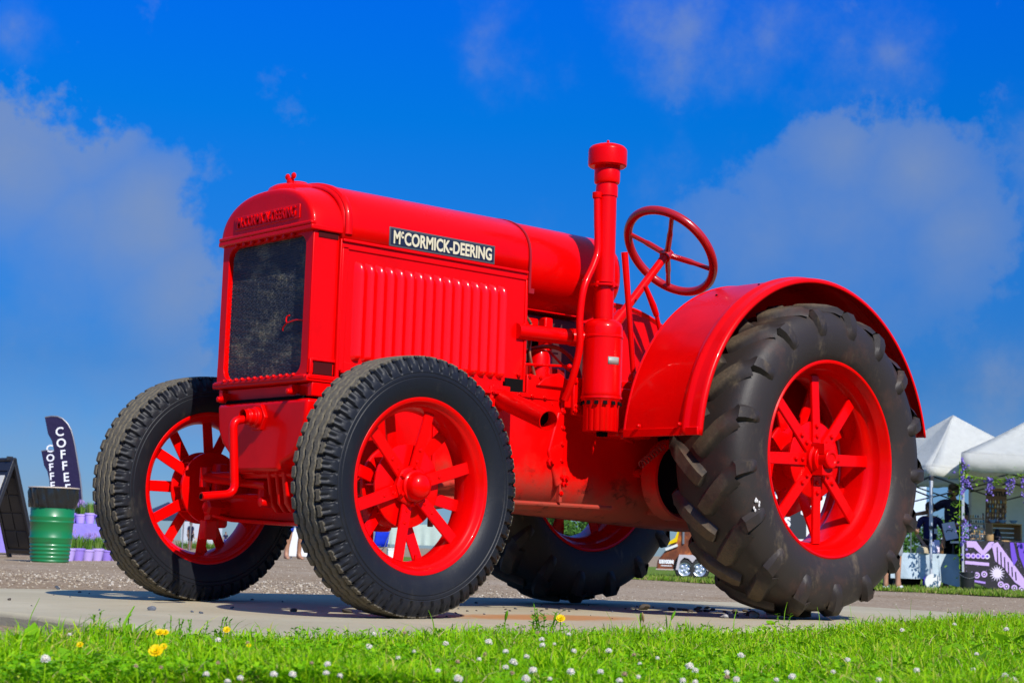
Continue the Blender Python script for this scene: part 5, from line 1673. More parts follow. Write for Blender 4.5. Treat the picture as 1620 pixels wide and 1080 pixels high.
g = MB(); g.lathe([(0, 0), (.032, 0), (.034, .01), (.034, .15), (.014, .20), (.013, .25), (0, .25)], 16); obj('glass', g, mat('amber', (.16, .08, .03), .15), bo)
g = MB(); g.lathe([(.016, .245), (.016, .27), (0, .272)], 12); obj('lid', g, WHITEP, bo)

# stall holders
pm, dm = hit(1507, 930); dmn = da + 1.25
q = W(sd(at(1508, 900, dmn))[0], dmn, float(gz(4, dmn)))
man = person('bearded dark-haired man in a navy polo reaching out across the stall table', tuple(q), FACE - .15, 1.84, NAVY, BLACKC, HAIR, head_turn=(-.86, -.5), skin=mat('warm_skin', (.30, .15, .09), .5),
             arms={'l': [(-.19, -.02, 1.42), (-.40, -.10, 1.27), (-.66, -.16, 1.22)], 'r': [(.19, 0, 1.40), (.20, -.06, 1.12), (-.08, -.26, 1.02)]})
bd_ = MB(); hd_ = np.array([-.862, -.5, 0]); bd_.ball(np.array([-.048, -.03, 1.565]) * 1.84 / 1.75, (.062, .062, .045), 12, 8); obj('beard', bd_, HAIR, man)
cd = empty('price_card', tuple(np.array(q) + RH * -.16 + FH * -.40 + np.array([0, 0, .86])), FACE - .1); tag(cd, 'white card with dark lettering held in the bearded man\'s hand', 'card')
g = MB(); g.box((0, 0, .15), (.22, .008, .30), rotm('X', -.15) @ rotm('Y', -.22)); obj('sheet', g, mat('card_white', (.70, .73, .78), .6), cd, smooth=0)
text_obj('lettering', 'CY', mat('card_ink', (.05, .06, .10), .6), cd, .11, (1, 0, .22), (-.22, -.15, 1), (-.005, -.006 + .0, .13), .001, .002, .9)
dmn2 = da + 1.05
q = W(sd(at(1471, 900, dmn2))[0], dmn2, float(gz(4, dmn2)) - .0)
m2_ = person('man in dark sunglasses and navy T-shirt with a white badge behind the stall table', tuple(q), FACE + .1, 1.50, fabric('navy_tee', (.022, .020, .085)), BLACKC, HAIR, head_turn=(.45, -.89), glasses=True,
             arms={'l': [(-.20, 0, 1.38), (-.31, -.04, 1.12), (-.22, -.22, .92)], 'r': [(.20, 0, 1.38), (.30, -.02, 1.15), (.22, -.2, .95)]})
g = MB(); g.box((.06, -.135, 1.0), (.06, .01, .09)); obj('badge', g, WHITEP, m2_)
p, d_ = hit(1411, 933)
person('customer in grey shorts and white trainers leaning over the table beside the big tyre', tuple(p), FACE + PI - .5, 1.62, fabric('sky_blue_shirt', (.16, .24, .62)), GREYC, HAIRL, shorts=True, shoes=SHOE,
       arms={'l': [(-.19, 0, 1.36), (-.26, -.14, 1.10), (-.28, -.42, 1.0)], 'r': [(.19, 0, 1.36), (.24, -.16, 1.12), (.26, -.44, 1.02)]})
p, d_ = hit(1464, 926)
# dark bag, chairs' clutter and purple flag under the table
d_ = d1 + .2; p = at(1440, 925, d_); p[2] = float(gz(sd(p)[0], d_))
bg_ = empty('duffel_bag', tuple(p + FH * .45), FACE + .1); tag(bg_, 'black duffel bag on the grass under the cloth-covered table', 'bag')
g = MB(); g.tube([(-.27, 0, .14), (-.24, 0, .15), (.24, 0, .15), (.27, 0, .14)], [.08, .15, .15, .08], 16); obj('bag_body', g, BLACKC, bg_)
g = MB(); g.tube(smooth_path([(-.14, -.08, .26), (-.12, -.10, .36), (.12, -.10, .36), (.14, -.08, .26)], 6), .014, 6); obj('strap', g, BLACKC, bg_)
d_ = d1 + .02; p = at(1464, 925, d_); p[2] = float(gz(sd(p)[0], d_))
pf_ = empty('pennant', tuple(p + FH * .05), FACE); tag(pf_, 'small violet pennant hanging by the tent pole below the cloth', 'pennant')
g = MB(); g.prism([(-.03, .10), (.02, .02), (.07, .10), (.03, .24), (-.01, .20)], .01, ((0, 0, 0), (1, 0, 0), (0, 0, 1), (0, 1, 0))); obj('cloth', g, fabric('violet', (.07, .02, .50)), pf_, smooth=0)
g = MB(); g.tube([(.03, .005, 0), (.03, .005, .30)], .006, 6); obj('stick', g, ALU, pf_)
# black bucket
p = at(1530, 930, d2 - .25); p[2] = float(gz(sd(p)[0], d2))
bk_ = empty('bucket', tuple(p), FACE); tag(bk_, 'black bucket on the grass at the foot of the wisteria pole', 'bucket')
g = MB(); g.lathe([(0, .0), (.105, 0), (.108, .01), (.125, .29), (.13, .292), (.13, .31), (.12, .31), (.105, .02), (0, .02)], 28); obj('pail', g, BLK, bk_)
g = MB(); g.tube(smooth_path([(-.13, 0, .30), (-.11, -.08, .25), (0, -.13, .21), (.11, -.08, .25), (.13, 0, .30)], 6), .004, 6); obj('handle', g, M['steel'], bk_)

# patterned cloth table of tent 2
d_ = d2 + .25; p = at(1527, 925, d_); p[2] = float(gz(sd(p)[0], d_)); k = d_ / F_PX
tp = empty('stall_table', tuple(p + FH * .05), FACE + .10); tag(tp, 'stall table hung with a black and lilac patterned cloth', 'table')
INK = mat('tapestry_black', (.014, .012, .018), .8)
t = NT(INK); v_ = t.voro(t.co(), 26).outputs['Distance']; t.color(t.mixc(t.step(v_, .16, .12), (.014, .012, .018), (.32, .24, .50)))
LIL = mat('tapestry_lilac', (.36, .22, .66), .8); LIL2 = mat('tapestry_mauve', (.52, .36, .70), .8); WL = mat('tapestry_white', (.66, .58, .74), .8); VIO = mat('tapestry_violet', (.14, .06, .55), .8)
h = (936 - 857) * k; L_ = 1.9
mb = MB(); xs = np.linspace(0, L_, 40)
fold = lambda x, f: -.012 * f * (1 + math.sin(x * 8))
mb.grid(np.array([[(x, y, h) for x in xs] for y in (.75, .4, 0)] + [[(x, 0, h * (1 - f * (.78 + .22 * min(1, x / .55)) * .99)) for x in xs] for f in np.linspace(0, 1, 7)]))
tap = obj('cloth', mb, INK, tp, smooth=40)
def tpr(poly, m, dz=.0): # poly in photo pixels of the cloth's front
    g = MB(); g.prism([((x - 1526) * k, (936 - y) * k) for x, y in poly], .004 + dz, ((0, -.006 - dz, 0), (1, 0, 0), (0, 0, 1), (0, 1, 0))); obj('print', g, m, tap, smooth=0)
def disc(x, y, r, m, dz=.001): tpr([(x + r * math.cos(a), y + r * math.sin(a)) for a in np.linspace(0, 2 * PI, 14, endpoint=False)], m, dz)
tpr([(1529, 858), (1545, 858), (1556, 872), (1566, 858), (1574, 858), (1571, 866), (1556, 881), (1541, 868), (1530, 868)], LIL2)
tpr([(1570, 862), (1580, 858), (1624, 915), (1624, 930), (1608, 920), (1590, 898), (1576, 888)], LIL2)
for i in range(6): tpr([(1578 + 6 * i, 866 + 7.5 * i), (1580 + 6 * i, 866 + 7.5 * i), (1581 + 6 * i, 892 + 5 * i), (1579 + 6 * i, 892 + 5 * i)], INK, .002)
tpr([(1527, 889), (1566, 891), (1566, 896), (1527, 894)], LIL2); tpr([(1530, 917), (1560, 921), (1560, 924), (1530, 920)], LIL)
tpr([(1600, 858), (1606, 858), (1612, 885), (1606, 895), (1602, 880)], VIO); tpr([(1611, 858), (1624, 858), (1624, 900), (1616, 880)], VIO)
for x in (1532, 1540, 1548, 1556, 1563): disc(x, 881, 4.2, WL if x % 2 else LIL2); disc(x, 881, 2.0, VIO, .003)
for x, y in ((1546, 911), (1558, 909), (1594, 927), (1607, 929), (1619, 931), (1585, 924)): disc(x, y, 5, LIL2); disc(x, y, 2.6, INK, .003); disc(x, y, 1.3, WL, .004)
disc(1579, 907, 7, WL, .002)
for i in range(16):
    a = 2 * PI * i / 16; c_, s_ = math.cos(a), math.sin(a)
    tpr([(1579 + 7 * c_ - 1.2 * s_, 907 + 7 * s_ + 1.2 * c_), (1579 + 7 * c_ + 1.2 * s_, 907 + 7 * s_ - 1.2 * c_), (1579 + 13 * c_, 907 + 13 * s_)], WL, .001)
tpr([(1585, 936 - .5), (1570, 924), (1573, 922), (1590, 934), (1624, 939), (1624, 941), (1600, 939.5)], LIL2, .0005) if False else None
for x in (.06, L_ - .06):
    for y in (.08, .68): g = MB(); g.tube([(x, y, 0), (x, y, h - .02)], .016, 8); obj('leg', g, DKPOLE, tp)
g = MB(); g.box((L_ / 2, .37, h - .03), (L_ - .04, .7, .035)); obj('tabletop', g, WHITEP, tp)
Rt = Matrix.Rotation(FACE + .10, 3, 'Z')
def on_tp(px, y, dz=0.0): return Vector(tp.location) + Rt @ Vector(((px - 1526) * k, y, h + .003 + dz))
WOOD = mat('raw_wood', (.46, .27, .10), .6); t = NT(WOOD); t.color(t.mixc(t.noise(t.co(), 5, 4, .6, (1, 8, 8)), (.36, .20, .07), (.56, .36, .15)))
CARD = mat('brown_card', (.20, .11, .06), .7)
TRK = [mat(f'trinket_{n}', c, .4) for n, c in (('tan', (.42, .26, .12)), ('dark', (.05, .035, .03)), ('brass', (.55, .35, .08)), ('teal', (.08, .25, .35)), ('cream', (.6, .52, .40)))]
r = np.random.default_rng(8)
# crate with slats
cr = empty('wooden_crate', on_tp(1580, .25), FACE + .10); tag(cr, 'open wooden crate lying on its side on the patterned table', 'crate')
cw, chh, cdp = 50 * k, 29 * k, .30
for z in (.012, chh - .012): g = MB(); g.box((cw / 2, cdp / 2, z), (cw, cdp, .02)); obj('slat', g, WOOD, cr, bevel=.002)
for x in (.012, cw - .012): g = MB(); g.box((x, cdp / 2, chh / 2), (.02, cdp, chh - .044)); obj('slat', g, WOOD, cr, bevel=.002)
for i in range(4): g = MB(); g.box((cw / 2, cdp - .006, chh * (i + .5) / 4), (cw - .05, .012, chh / 4 - .02)); obj('slat', g, WOOD, cr, bevel=.002)
nk = empty('jewellery_bust', on_tp(1592, .33, .024), FACE); tag(nk, 'black speckled bust standing inside the wooden crate', 'display bust')
g = MB(); g.lathe([(0, 0), (.06, 0), (.07, .05), (.05, .12), (.03, .17), (.02, .19), (0, .19)], 16); obj('bust', g, INK, nk)
# earring board
eb = empty('display_board', on_tp(1594, .42, 29 * k), FACE + .10); tag(eb, 'brown card lettered CATTLE with rows of trinkets above the crate', 'display')
g = MB(); bw, bh = 34 * k, 56 * k; g.box((0, .02, bh / 2), (bw, .02, bh), rotm('X', .1)); bo_ = obj('backing_card', g, CARD, eb, bevel=.002)
text_obj('lettering', 'CATTLE', mat('print_black', (.012, .01, .01), .7), bo_, 9.5 * k, (1, 0, 0), (0, .1, 1), (0, .012 - .035 + .004, bh - 9 * k), .001, .006, .95)
for row in range(5):
    for c_ in range(8):
        g = MB(); z = 4 * k + row * 7.2 * k; x = -bw / 2 + (c_ + .5) * bw / 8 + r.normal(0, .004)
        g.ball((x, -.02 + (z - bh / 2) * -.1, z + .01), (.016, .010, .026), 7, 5); g.ball((x, -.02, z + .045), .008, 6, 4)
        obj('trinket', g, TRK[(row * 3 + c_ * 2 + int(r.integers(0, 3))) % 5], bo_)
# small rack
rk = empty('earring_rack', on_tp(1557, .25), FACE + .10); tag(rk, 'low tan rack of hanging trinkets left of the crate', 'display')
for i in range(5):
    g = MB(); g.box((0, .02 * i, 3 * k + i * 8 * k), (24 * k, .03, 2 * k)); sh = obj('shelf', g, TRK[0], rk, bevel=.002)
    for j_ in range(6): g = MB(); g.ball(((j_ - 2.5) * 4 * k, .02 * i - .03, 6.5 * k + i * 8 * k), (.014, .012, .026), 6, 5); obj('trinket', g, TRK[int(r.integers(0, 5))], sh)
for x in (-12 * k, 12 * k): g = MB(); g.bar((x, 0, 0), (x, .10, 44 * k), .02, .02); obj('post', g, TRK[1], rk)
bs = empty('round_box', on_tp(1569, .08), FACE); tag(bs, 'small round tan box in front of the trinket rack', 'box')
g = MB(); g.lathe([(0, 0), (.07, 0), (.075, .01), (.075, .11), (0, .115)], 20); obj('box', g, TRK[0], bs)
for i, px in enumerate((1578, 1594, 1612)):
    bw_ = empty('bowl', on_tp(px, .16, 29 * k), FACE); tag(bw_, 'small blue and white bowl on top of the wooden crate', 'bowl', 'bowls on the wooden crate')
    g = MB(); g.lathe([(0, 0), (.03, 0), (.07, .045), (.072, .05), (.066, .05), (.028, .01), (0, .01)], 18); obj('dish', g, mat('blue_glaze', (.14, .26, .50), .25), bw_)
# hanging white banner behind tent 1's pole, dark van shapes further off
t, k3 = panel(1452, 768, 26, 62, 918, mat('banner_pale', (.60, .68, .78), .6), 'pale_banner', 'narrow pale blue banner hanging inside the left tent by the tyre', 'banner', .02)

# ---------------------------------------------------------------- tree line and far verge
LEAFT = vary('far_foliage', [(.0, (0.018, 0.050, 0.010)), (.5, (0.040, 0.110, 0.018)), (1, (0.085, 0.19, 0.03))], .8, .2, .1)
r = np.random.default_rng(21); mb = MB(); tk = MB()
for i in range(26):
    px = (860 + 14 * i) if i < 7 else (1250 + (i - 7) * 34) + r.uniform(-14, 14); dist = r.uniform(120, 165)
    q = at(px, 850, dist); s_, d__ = sd(q); zg = float(gz(s_, d__))
    right = True
    hgt = r.uniform(3.4, 4.8) if right else r.uniform(1.0, 1.8); wd = r.uniform(2.4, 4.4)
    base = W(s_, d__, zg)
    tk.tube([base, base + np.array([0, 0, hgt * .5])], .14, 5)
    for c_ in range(7):
        cc_ = base + RH * r.normal(0, wd * .35) + FH * r.normal(0, wd * .3) + np.array([0, 0, hgt * r.uniform(.35, .85)]); rad_ = wd * r.uniform(.22, .42)
        for l_ in range(90):
            v = r.normal(size=3); v /= np.linalg.norm(v); p_ = cc_ + v * rad_ * r.uniform(.6, 1.05) * np.array([1, 1, .8]); a = r.normal(size=3); a /= np.linalg.norm(a); b = np.cross(a, v); b /= np.linalg.norm(b) + 1e-9
            z_ = r.uniform(.12, .26); mb.add([p_ - a * z_, p_ + b * z_ * .6, p_ + a * z_, p_ - b * z_ * .6], [(0, 1, 2, 3)])
tag(obj('treeline', mb, LEAFT, smooth=0), 'far off line of dark green trees behind the stalls', kind='stuff')
tag(obj('treeline_trunks', tk, mat('far_bark', (.05, .04, .03), .9)), kind='stuff')
# grass verges: a sheet under the stalls with tufts on it
VERGE = mat('verge_turf', (.12, .2, .03), .9, spec=.1); t = NT(VERGE); n_ = t.noise(t.pos(), .8, 6, .65); n2_ = t.noise(t.pos(), 9, 4, .6)
t.color(t.mixc(t.math('MULTIPLY', n2_, .6), t.ramp(n_, [(.3, (.075, .16, .012)), (.5, (.15, .22, .02)), (.7, (.26, .25, .07))]), (.05, .11, .01))); t.bump(n2_, .8, .06)
def verge(px0, px1, d0, d1, name, wob):
    ra = np.random.default_rng(4); rows = []
    n = 60
    for f in np.linspace(0, 1, 14):
        row = []
        for px in np.linspace(px0, px1, n):
            da_, db_ = (np.interp(px, *d0) if isinstance(d0, tuple) else d0), d1
            d_ = da_ + (db_ - da_) * f + (wob * (math.sin(px * .031) + .6 * math.sin(px * .083)) * (1 - f)); s_ = (px - 810) / F_PX * d_
            row.append(W(s_, d_, float(gz(s_, d_)) + .015))
        rows.append(row)
    return tag(obj(name, MB().grid(np.array(rows)), VERGE, smooth=80), kind='structure', label='mown grass verge beyond the gravel road')
D0 = ([880, 1050, 1400, 1620, 2100], [27.2, 27.0, 25.6, 23.6, 21])
verge(560, 2400, D0, 110, 'grass_verge', .25)
r = np.random.default_rng(31); mb = MB()
N_ = 16000
pxs = r.uniform(600, 1800, N_); f = r.uniform(0, 1, N_) ** 2.2
d0s = np.interp(pxs, *D0); ds = d0s - .2 + f * 9; sss = (pxs - 810) / F_PX * ds
for px, d_, s_ in zip(pxs, ds, sss):
    p_ = W(s_, d_, float(gz(s_, d_)) + .01); a = r.uniform(0, 2 * PI); l = r.uniform(.03, .085); v = np.array([math.cos(a), math.sin(a), 0]); w_ = v * .012; ln = np.array([r.normal(0, .4), r.normal(0, .4), 1]) * l
    mb.add([p_ - w_, p_ + w_, p_ + ln], [(0, 1, 2)])
VB = vary('verge_blade', [(.0, (.06, .15, .008)), (.5, (.14, .26, .015)), (.85, (.26, .30, .05)), (1.1, (.4, .34, .14))], .7, .7, .2, .2)
tag(obj('verge_grass', mb, VB, smooth=0), 'short grass on the far verge under the tents', kind='stuff')
#PART4
# ---------------------------------------------------------------- loose stones
def stone_mesh(seed, m, flat=.7, n=1):
    r = np.random.default_rng(seed)
    bm = bmesh.new(); bmesh.ops.create_icosphere(bm, subdivisions=2, radius=1)
    k = r.normal(size=(5, 3)); k /= np.linalg.norm(k, axis=1)[:, None]
    for v in bm.verts:
        c = np.array(v.co); f = 1 + sum(.16 * math.sin(3 * (c @ q) + i) for i, q in enumerate(k)) * .6
        for q in k[:3]:
            d = c @ q
            if d > .62: c = c - q * (d - .62)
        v.co = Vector(c * f * np.array([1, .8, flat]))
    me = bpy.data.meshes.new('stone'); bm.to_mesh(me); bm.free(); me.materials.append(m)
    me.polygons.foreach_set('use_smooth', [True] * len(me.polygons)); me.set_sharp_from_angle(angle=math.radians(35))
    return me


ST = {'grey': [stone_mesh(i, M['grey_stone'], .75) for i in range(3)], 'dark': [stone_mesh(10 + i, M['dark_stone'], .72) for i in range(3)], 'clod': [stone_mesh(20 + i, M['clod'], .6) for i in range(4)],
      'pale': [stone_mesh(30, mat('pale_stone', (.50, .48, .44), .85), .9)]}


def slab_hit(px, py, z=0.0):
    d = px_dir(px, py); return CAM_LOC + d * ((z - CAM_LOC[2]) / d[2])


def stone(px, py, w_px, kind, label, group=None, h=1.0):
    p = slab_hit(px, py); dist = (p - CAM_LOC) @ FH; s = w_px * dist / F_PX / 2
    o = link('stone', ST[kind][int(RNG.integers(0, len(ST[kind])))], None, (p[0], p[1], s * .42 * h), (RNG.uniform(-.2, .2), RNG.uniform(-.2, .2), RNG.uniform(0, 6)))
    o.scale = (s, s, s * h); tag(o, label, 'stone', group)


stone(240, 965, 12, 'dark', 'rounded dark blue-grey pebble alone on the bare slab at the left')
stone(315, 949, 13, 'pale', 'pale wedge-shaped stone against the far front tyre', h=1.1)
stone(303, 949, 8, 'dark', 'small dark stone just left of the pale wedge-shaped one')
stone(15, 949, 8, 'clod', 'small dark stone near the left picture edge on the slab')
stone(91, 931, 9, 'dark', 'dark stone at the far edge of the slab behind the shadow')
stone(1224, 972, 30, 'grey', 'big rough grey stone in front of the near rear tyre', h=1.15)
stone(1147, 977, 20, 'grey', 'flat grey stone left of the big rough one by the rear tyre', h=.6)
stone(1192, 976, 16, 'grey', 'medium grey stone touching the big rough one by the rear tyre')
stone(1017, 964, 24, 'clod', 'biggest dark clod of earth in the shade between the rear wheels', h=.8)
stone(1062, 965, 13, 'clod', 'second dark clod to the right of the biggest one', h=.8)
stone(465, 967, 12, 'clod', 'brown clod on the shaded slab between the two front tyres')
stone(548, 969, 18, 'clod', 'dark clod wedged under the near front tyre', h=.8)
for px, py, w in ((318, 970, 7), (304, 968, 5), (126, 937, 5), (141, 939, 4), (367, 962, 7), (399, 949, 5), (447, 952, 4), (85, 941, 3), (111, 944, 3), (206, 970, 3), (157, 965, 4), (50, 958, 3)):
    stone(px, py, w, 'dark', 'tiny dark pebble on the slab round the far front tyre', 'tiny pebbles near the front tyres')
for i in range(44):
    px = RNG.uniform(1062, 1195); py = np.interp(px, [1062, 1195], [963.5, 971]) + RNG.normal(0, 2.2)
    stone(px, py, RNG.uniform(4, 11), 'clod', 'dark crumb of earth in the shade before the rear tyre', 'dark crumbs by the rear tyre', .8)
for i in range(46):
    px = RNG.uniform(560, 1060); py = np.interp(px, [560, 800, 1060], [966, 960, 966]) + RNG.normal(0, 5) + 4
    stone(px, py, RNG.uniform(2.5, 6), 'clod' if i % 3 else 'dark', 'dark crumb of earth scattered on the slab between front and rear tyres', 'dark crumbs on the slab', .8)

# gravel along the far edge of the slab: beyond counting
r = np.random.default_rng(77)
base = []
for i in range(4):
    bm = bmesh.new(); bmesh.ops.create_icosphere(bm, subdivisions=1, radius=1)
    for v in bm.verts: v.co *= r.uniform(.7, 1.1); v.co.z *= .7
    base.append((np.array([v.co for v in bm.verts]), [tuple(v.index for v in f.verts) for f in bm.faces])); bm.free()
mb = MB(); n_s = 0
while n_s < 9000:
    d_ = r.uniform(8.3, 26); px = r.uniform(-250, 1900)
    near = math.exp(-((d_ - np.interp(px, [0, 800, 1100, 1600], [12.8, 12.0, 11.0, 9.2])) / 1.6) ** 2)
    if r.uniform() > .10 + .9 * near: continue
    s_ = (px - 810) / F_PX * d_; z = float(gz(s_, d_)); p_ = W(s_, d_, z)
    if -4.6 < p_[0] < 1.5 and -2.5 < p_[1] < 2.2: continue
    v, f = base[int(r.integers(0, 4))]; sz = r.uniform(.004, .013) * (1.25 if r.uniform() < .1 else 1) * (1.0 if near > .2 else .8); a = r.uniform(0, 6)
    mb.add((v * sz) @ np.array([[math.cos(a), math.sin(a), 0], [-math.sin(a), math.cos(a), 0], [0, 0, 1]]) + p_ + np.array([0, 0, sz * .3]), f); n_s += 1
# the bare strip between slab and lawn at the left
for i in range(900):
    px = r.uniform(-260, 420); d_ = float(np.interp(px, EDGE_PX, EDGE_D)) + r.uniform(-.05, .75); s_ = (px - 810) / F_PX * d_; p_ = W(s_, d_, float(gz(s_, d_)))
    if -4.6 < p_[0] < 1.42 and -2.5 < p_[1] < 2.05: continue
    v, f = base[int(r.integers(0, 4))]; sz = r.uniform(.004, .016); mb.add(v * sz + p_, f)
tag(obj('gravel', mb, M['stone'], smooth=0, fixn=False), 'loose pale stones along the far edge of the slab', kind='stuff')

# ---------------------------------------------------------------- lawn: blades, clover, flowers, weeds
r = np.random.default_rng(99)


def lawn_z(s, d):
    e = edge_d(s)
    return np.where(d < e - .08, LZ + .012 * np.sin(s * 5.1 + d * 3.3) * np.sin(d * 4.7), LZ - .03)


def scatter(n, dmin=3.0, extra=.02, margin=1.25, dmax=16):
    out_s, out_d = [], []
    tot = 0
    while tot < n:
        d = dmin + (dmax - dmin) * r.uniform(0, 1, 4000) ** 1.9; s = r.uniform(-1, 1, 4000) * (.2984 * margin) * d
        ok = d < edge_d(s) + extra * r.uniform(-1.5, 1, 4000)
        out_s.append(s[ok]); out_d.append(d[ok]); tot += ok.sum()
    return np.concatenate(out_s)[:n], np.concatenate(out_d)[:n]


def blades(n, hmin, hmax, wmin, wmax, bend, seed, patch=None):
    s, d = scatter(n, extra=.05)
    z = lawn_z(s, d)
    P = np.stack([CAM_LOC[0] + RH[0] * s + FH[0] * d, CAM_LOC[1] + RH[1] * s + FH[1] * d, z], -1)
    clump = .72 + .42 * np.sin(s * 6.3 + 1.7 * np.sin(d * 4.1)) * np.sin(d * 5.7 + 1.3 * np.sin(s * 3.7)) + r.normal(0, .16, n)
    h = r.uniform(hmin, hmax, n) * np.clip(clump, .4, 1.35); w = r.uniform(wmin, wmax, n)
    a = r.uniform(0, 2 * PI, n); b = r.uniform(0, 2 * PI, n)
    lean = np.abs(r.normal(0, bend, n)) * h
    wd = np.stack([np.cos(a), np.sin(a), 0 * a], -1) * w[:, None]; ld = np.stack([np.cos(b), np.sin(b), 0 * b], -1)
    v0, v1 = P - wd, P + wd
    m1 = P + ld * (lean * .18)[:, None] + np.stack([0 * h, 0 * h, h * .45], -1)
    m2 = P + ld * (lean * .55)[:, None] + np.stack([0 * h, 0 * h, h * .80], -1)
    tp_ = P + ld * lean[:, None] + np.stack([0 * h, 0 * h, h * r.uniform(.86, 1.0, n)], -1)
    V = np.stack([v0, v1, m1 + wd * .85, m1 - wd * .85, m2 + wd * .55, m2 - wd * .55, tp_], 1).reshape(-1, 3)
    i0 = np.arange(n)[:, None] * 7
    quads = np.concatenate([i0 + np.array([[0, 1, 2, 3]]), i0 + np.array([[3, 2, 4, 5]])], 0); tris = i0 + np.array([[5, 4, 6]])
    me = bpy.data.meshes.new('grass')
    nq, nt_ = len(quads), len(tris)
    me.vertices.add(len(V)); me.vertices.foreach_set('co', V.ravel())
    me.loops.add(nq * 4 + nt_ * 3); me.loops.foreach_set('vertex_index', np.concatenate([quads.ravel(), tris.ravel()]))
    me.polygons.add(nq + nt_)
    me.polygons.foreach_set('loop_start', np.concatenate([np.arange(nq) * 4, nq * 4 + np.arange(nt_) * 3]))
    me.polygons.foreach_set('loop_total', np.concatenate([np.full(nq, 4), np.full(nt_, 3)]))
    me.polygons.foreach_set('use_smooth', [True] * (nq + nt_))
    me.update(calc_edges=True); me.validate()
    me.materials.append(M['grass'])
    return me


tag(link('grass', blades(150000, .028, .074, .0012, .0030, .70, 1)), 'lush short lawn grass in the foreground', kind='stuff')

me_ = blades(9000, .02, .07, .0009, .0020, 1.1, 2); me_.materials.clear(); me_.materials.append(M['dry'])
tag(link('straw', me_), 'dry straw-coloured stalks mixed in the lawn', kind='stuff')

# clover: three round leaflets on a stalk
s, d = scatter(11000, extra=.03); z = lawn_z(s, d); mb = MB()
oct_ = np.array([(0, 0), (.35, .30), (.75, .46), (1.0, .30), (.93, 0), (1.0, -.30), (.75, -.46), (.35, -.30)])
for i in range(len(s)):
    p_ = W(s[i], d[i], float(z[i])); h_ = r.uniform(.02, .055); c_ = p_ + np.array([r.normal(0, .01), r.normal(0, .01), h_]); l_ = r.uniform(.006, .012); a0 = r.uniform(0, 2 * PI)
    tl_ = np.array([r.normal(0, .35), r.normal(0, .35), 1]); tl_ /= np.linalg.norm(tl_)
    x = np.cross(tl_, (0.3, .9, .1)); x /= np.linalg.norm(x); y = np.cross(tl_, x)
    for q in range(3):
        a = a0 + q * 2 * PI / 3; u = x * math.cos(a) + y * math.sin(a); v = np.cross(tl_, u)
        mb.add(c_ + l_ * (oct_[:, :1] * u + oct_[:, 1:] * v) + tl_ * (.25 * l_ * oct_[:, :1]), [tuple(range(8))])
tag(obj('clover_leaves', mb, M['clover_leaf'], smooth=0, fixn=False), 'low clover leaves among the lawn grass', kind='stuff')


def clover_head(seed):
    q = np.random.default_rng(seed); mb = MB(); n = 64; mb.ball((0, 0, 0), .62, 10, 7)
    for i in range(n):
        zc = 1 - 2 * (i + .5) / n * .86; a = i * 2.39996; rr_ = math.sqrt(max(0, 1 - zc * zc)); v = np.array([rr_ * math.cos(a), rr_ * math.sin(a), zc])
        v = v + q.normal(0, .08, 3); v /= np.linalg.norm(v); s_ = np.cross(v, (0, 0, 1)); s_ /= np.linalg.norm(s_) + 1e-9
        t_ = np.cross(s_, v); l = q.uniform(.85, 1.12)
        mb.add([v * .35 - s_ * .10, v * .35 + s_ * .10, v * l + s_ * .13 + t_ * .12, v * l * 1.05 + t_ * .22, v * l - s_ * .13 + t_ * .12], [(0, 1, 2, 3, 4)])
        mb.add([v * .4 - t_ * .08, v * .4 + t_ * .08, v * l * .97 + t_ * .10, v * l * .97 - t_ * .10], [(0, 1, 2, 3)])
    return mb


CH = [clover_head(i).mesh('flower_head', M['petal_white'], 0) for i in range(4)] 
CHB = [clover_head(9).mesh('flower_head', M['petal_brown'], 0)]
def stem_mesh(h, m):
    g = MB(); g.tube(smooth_path([(0, 0, 0), (.004, .002, h * .5), (0, 0, h)], 4), .0011, 5); return g.mesh('stem', m, 60)
SM = stem_mesh(1.0, M['clover_leaf'])


def clover_flower(px, py, size=13, brown=False, label=None):
    """flower whose head shows at a photo pixel: found on the plane of the flower heads"""
    h_ = RNG.uniform(.060, .080)
    p = slab_hit(px, py, LZ + h_)
    o = empty('clover_flower', (p[0], p[1], LZ), RNG.uniform(0, 6))
    tag(o, label or ('faded brown clover head low in the lawn' if brown else 'white clover flower standing in the lawn'), 'flower', 'faded clover heads' if brown else 'white clover flowers')
    dist = (p - CAM_LOC) @ FH; s_ = size * .78 * dist / F_PX / 2
    hd_ = link('flower_head', (CHB if brown else CH)[int(RNG.integers(0, 1 if brown else 4))], o, (0, 0, h_), (RNG.uniform(-.3, .3), RNG.uniform(-.3, .3), 0)); hd_.scale = (s_, s_, s_ * .85)
    st_ = link('stem', SM, o); st_.scale = (1, 1, h_)


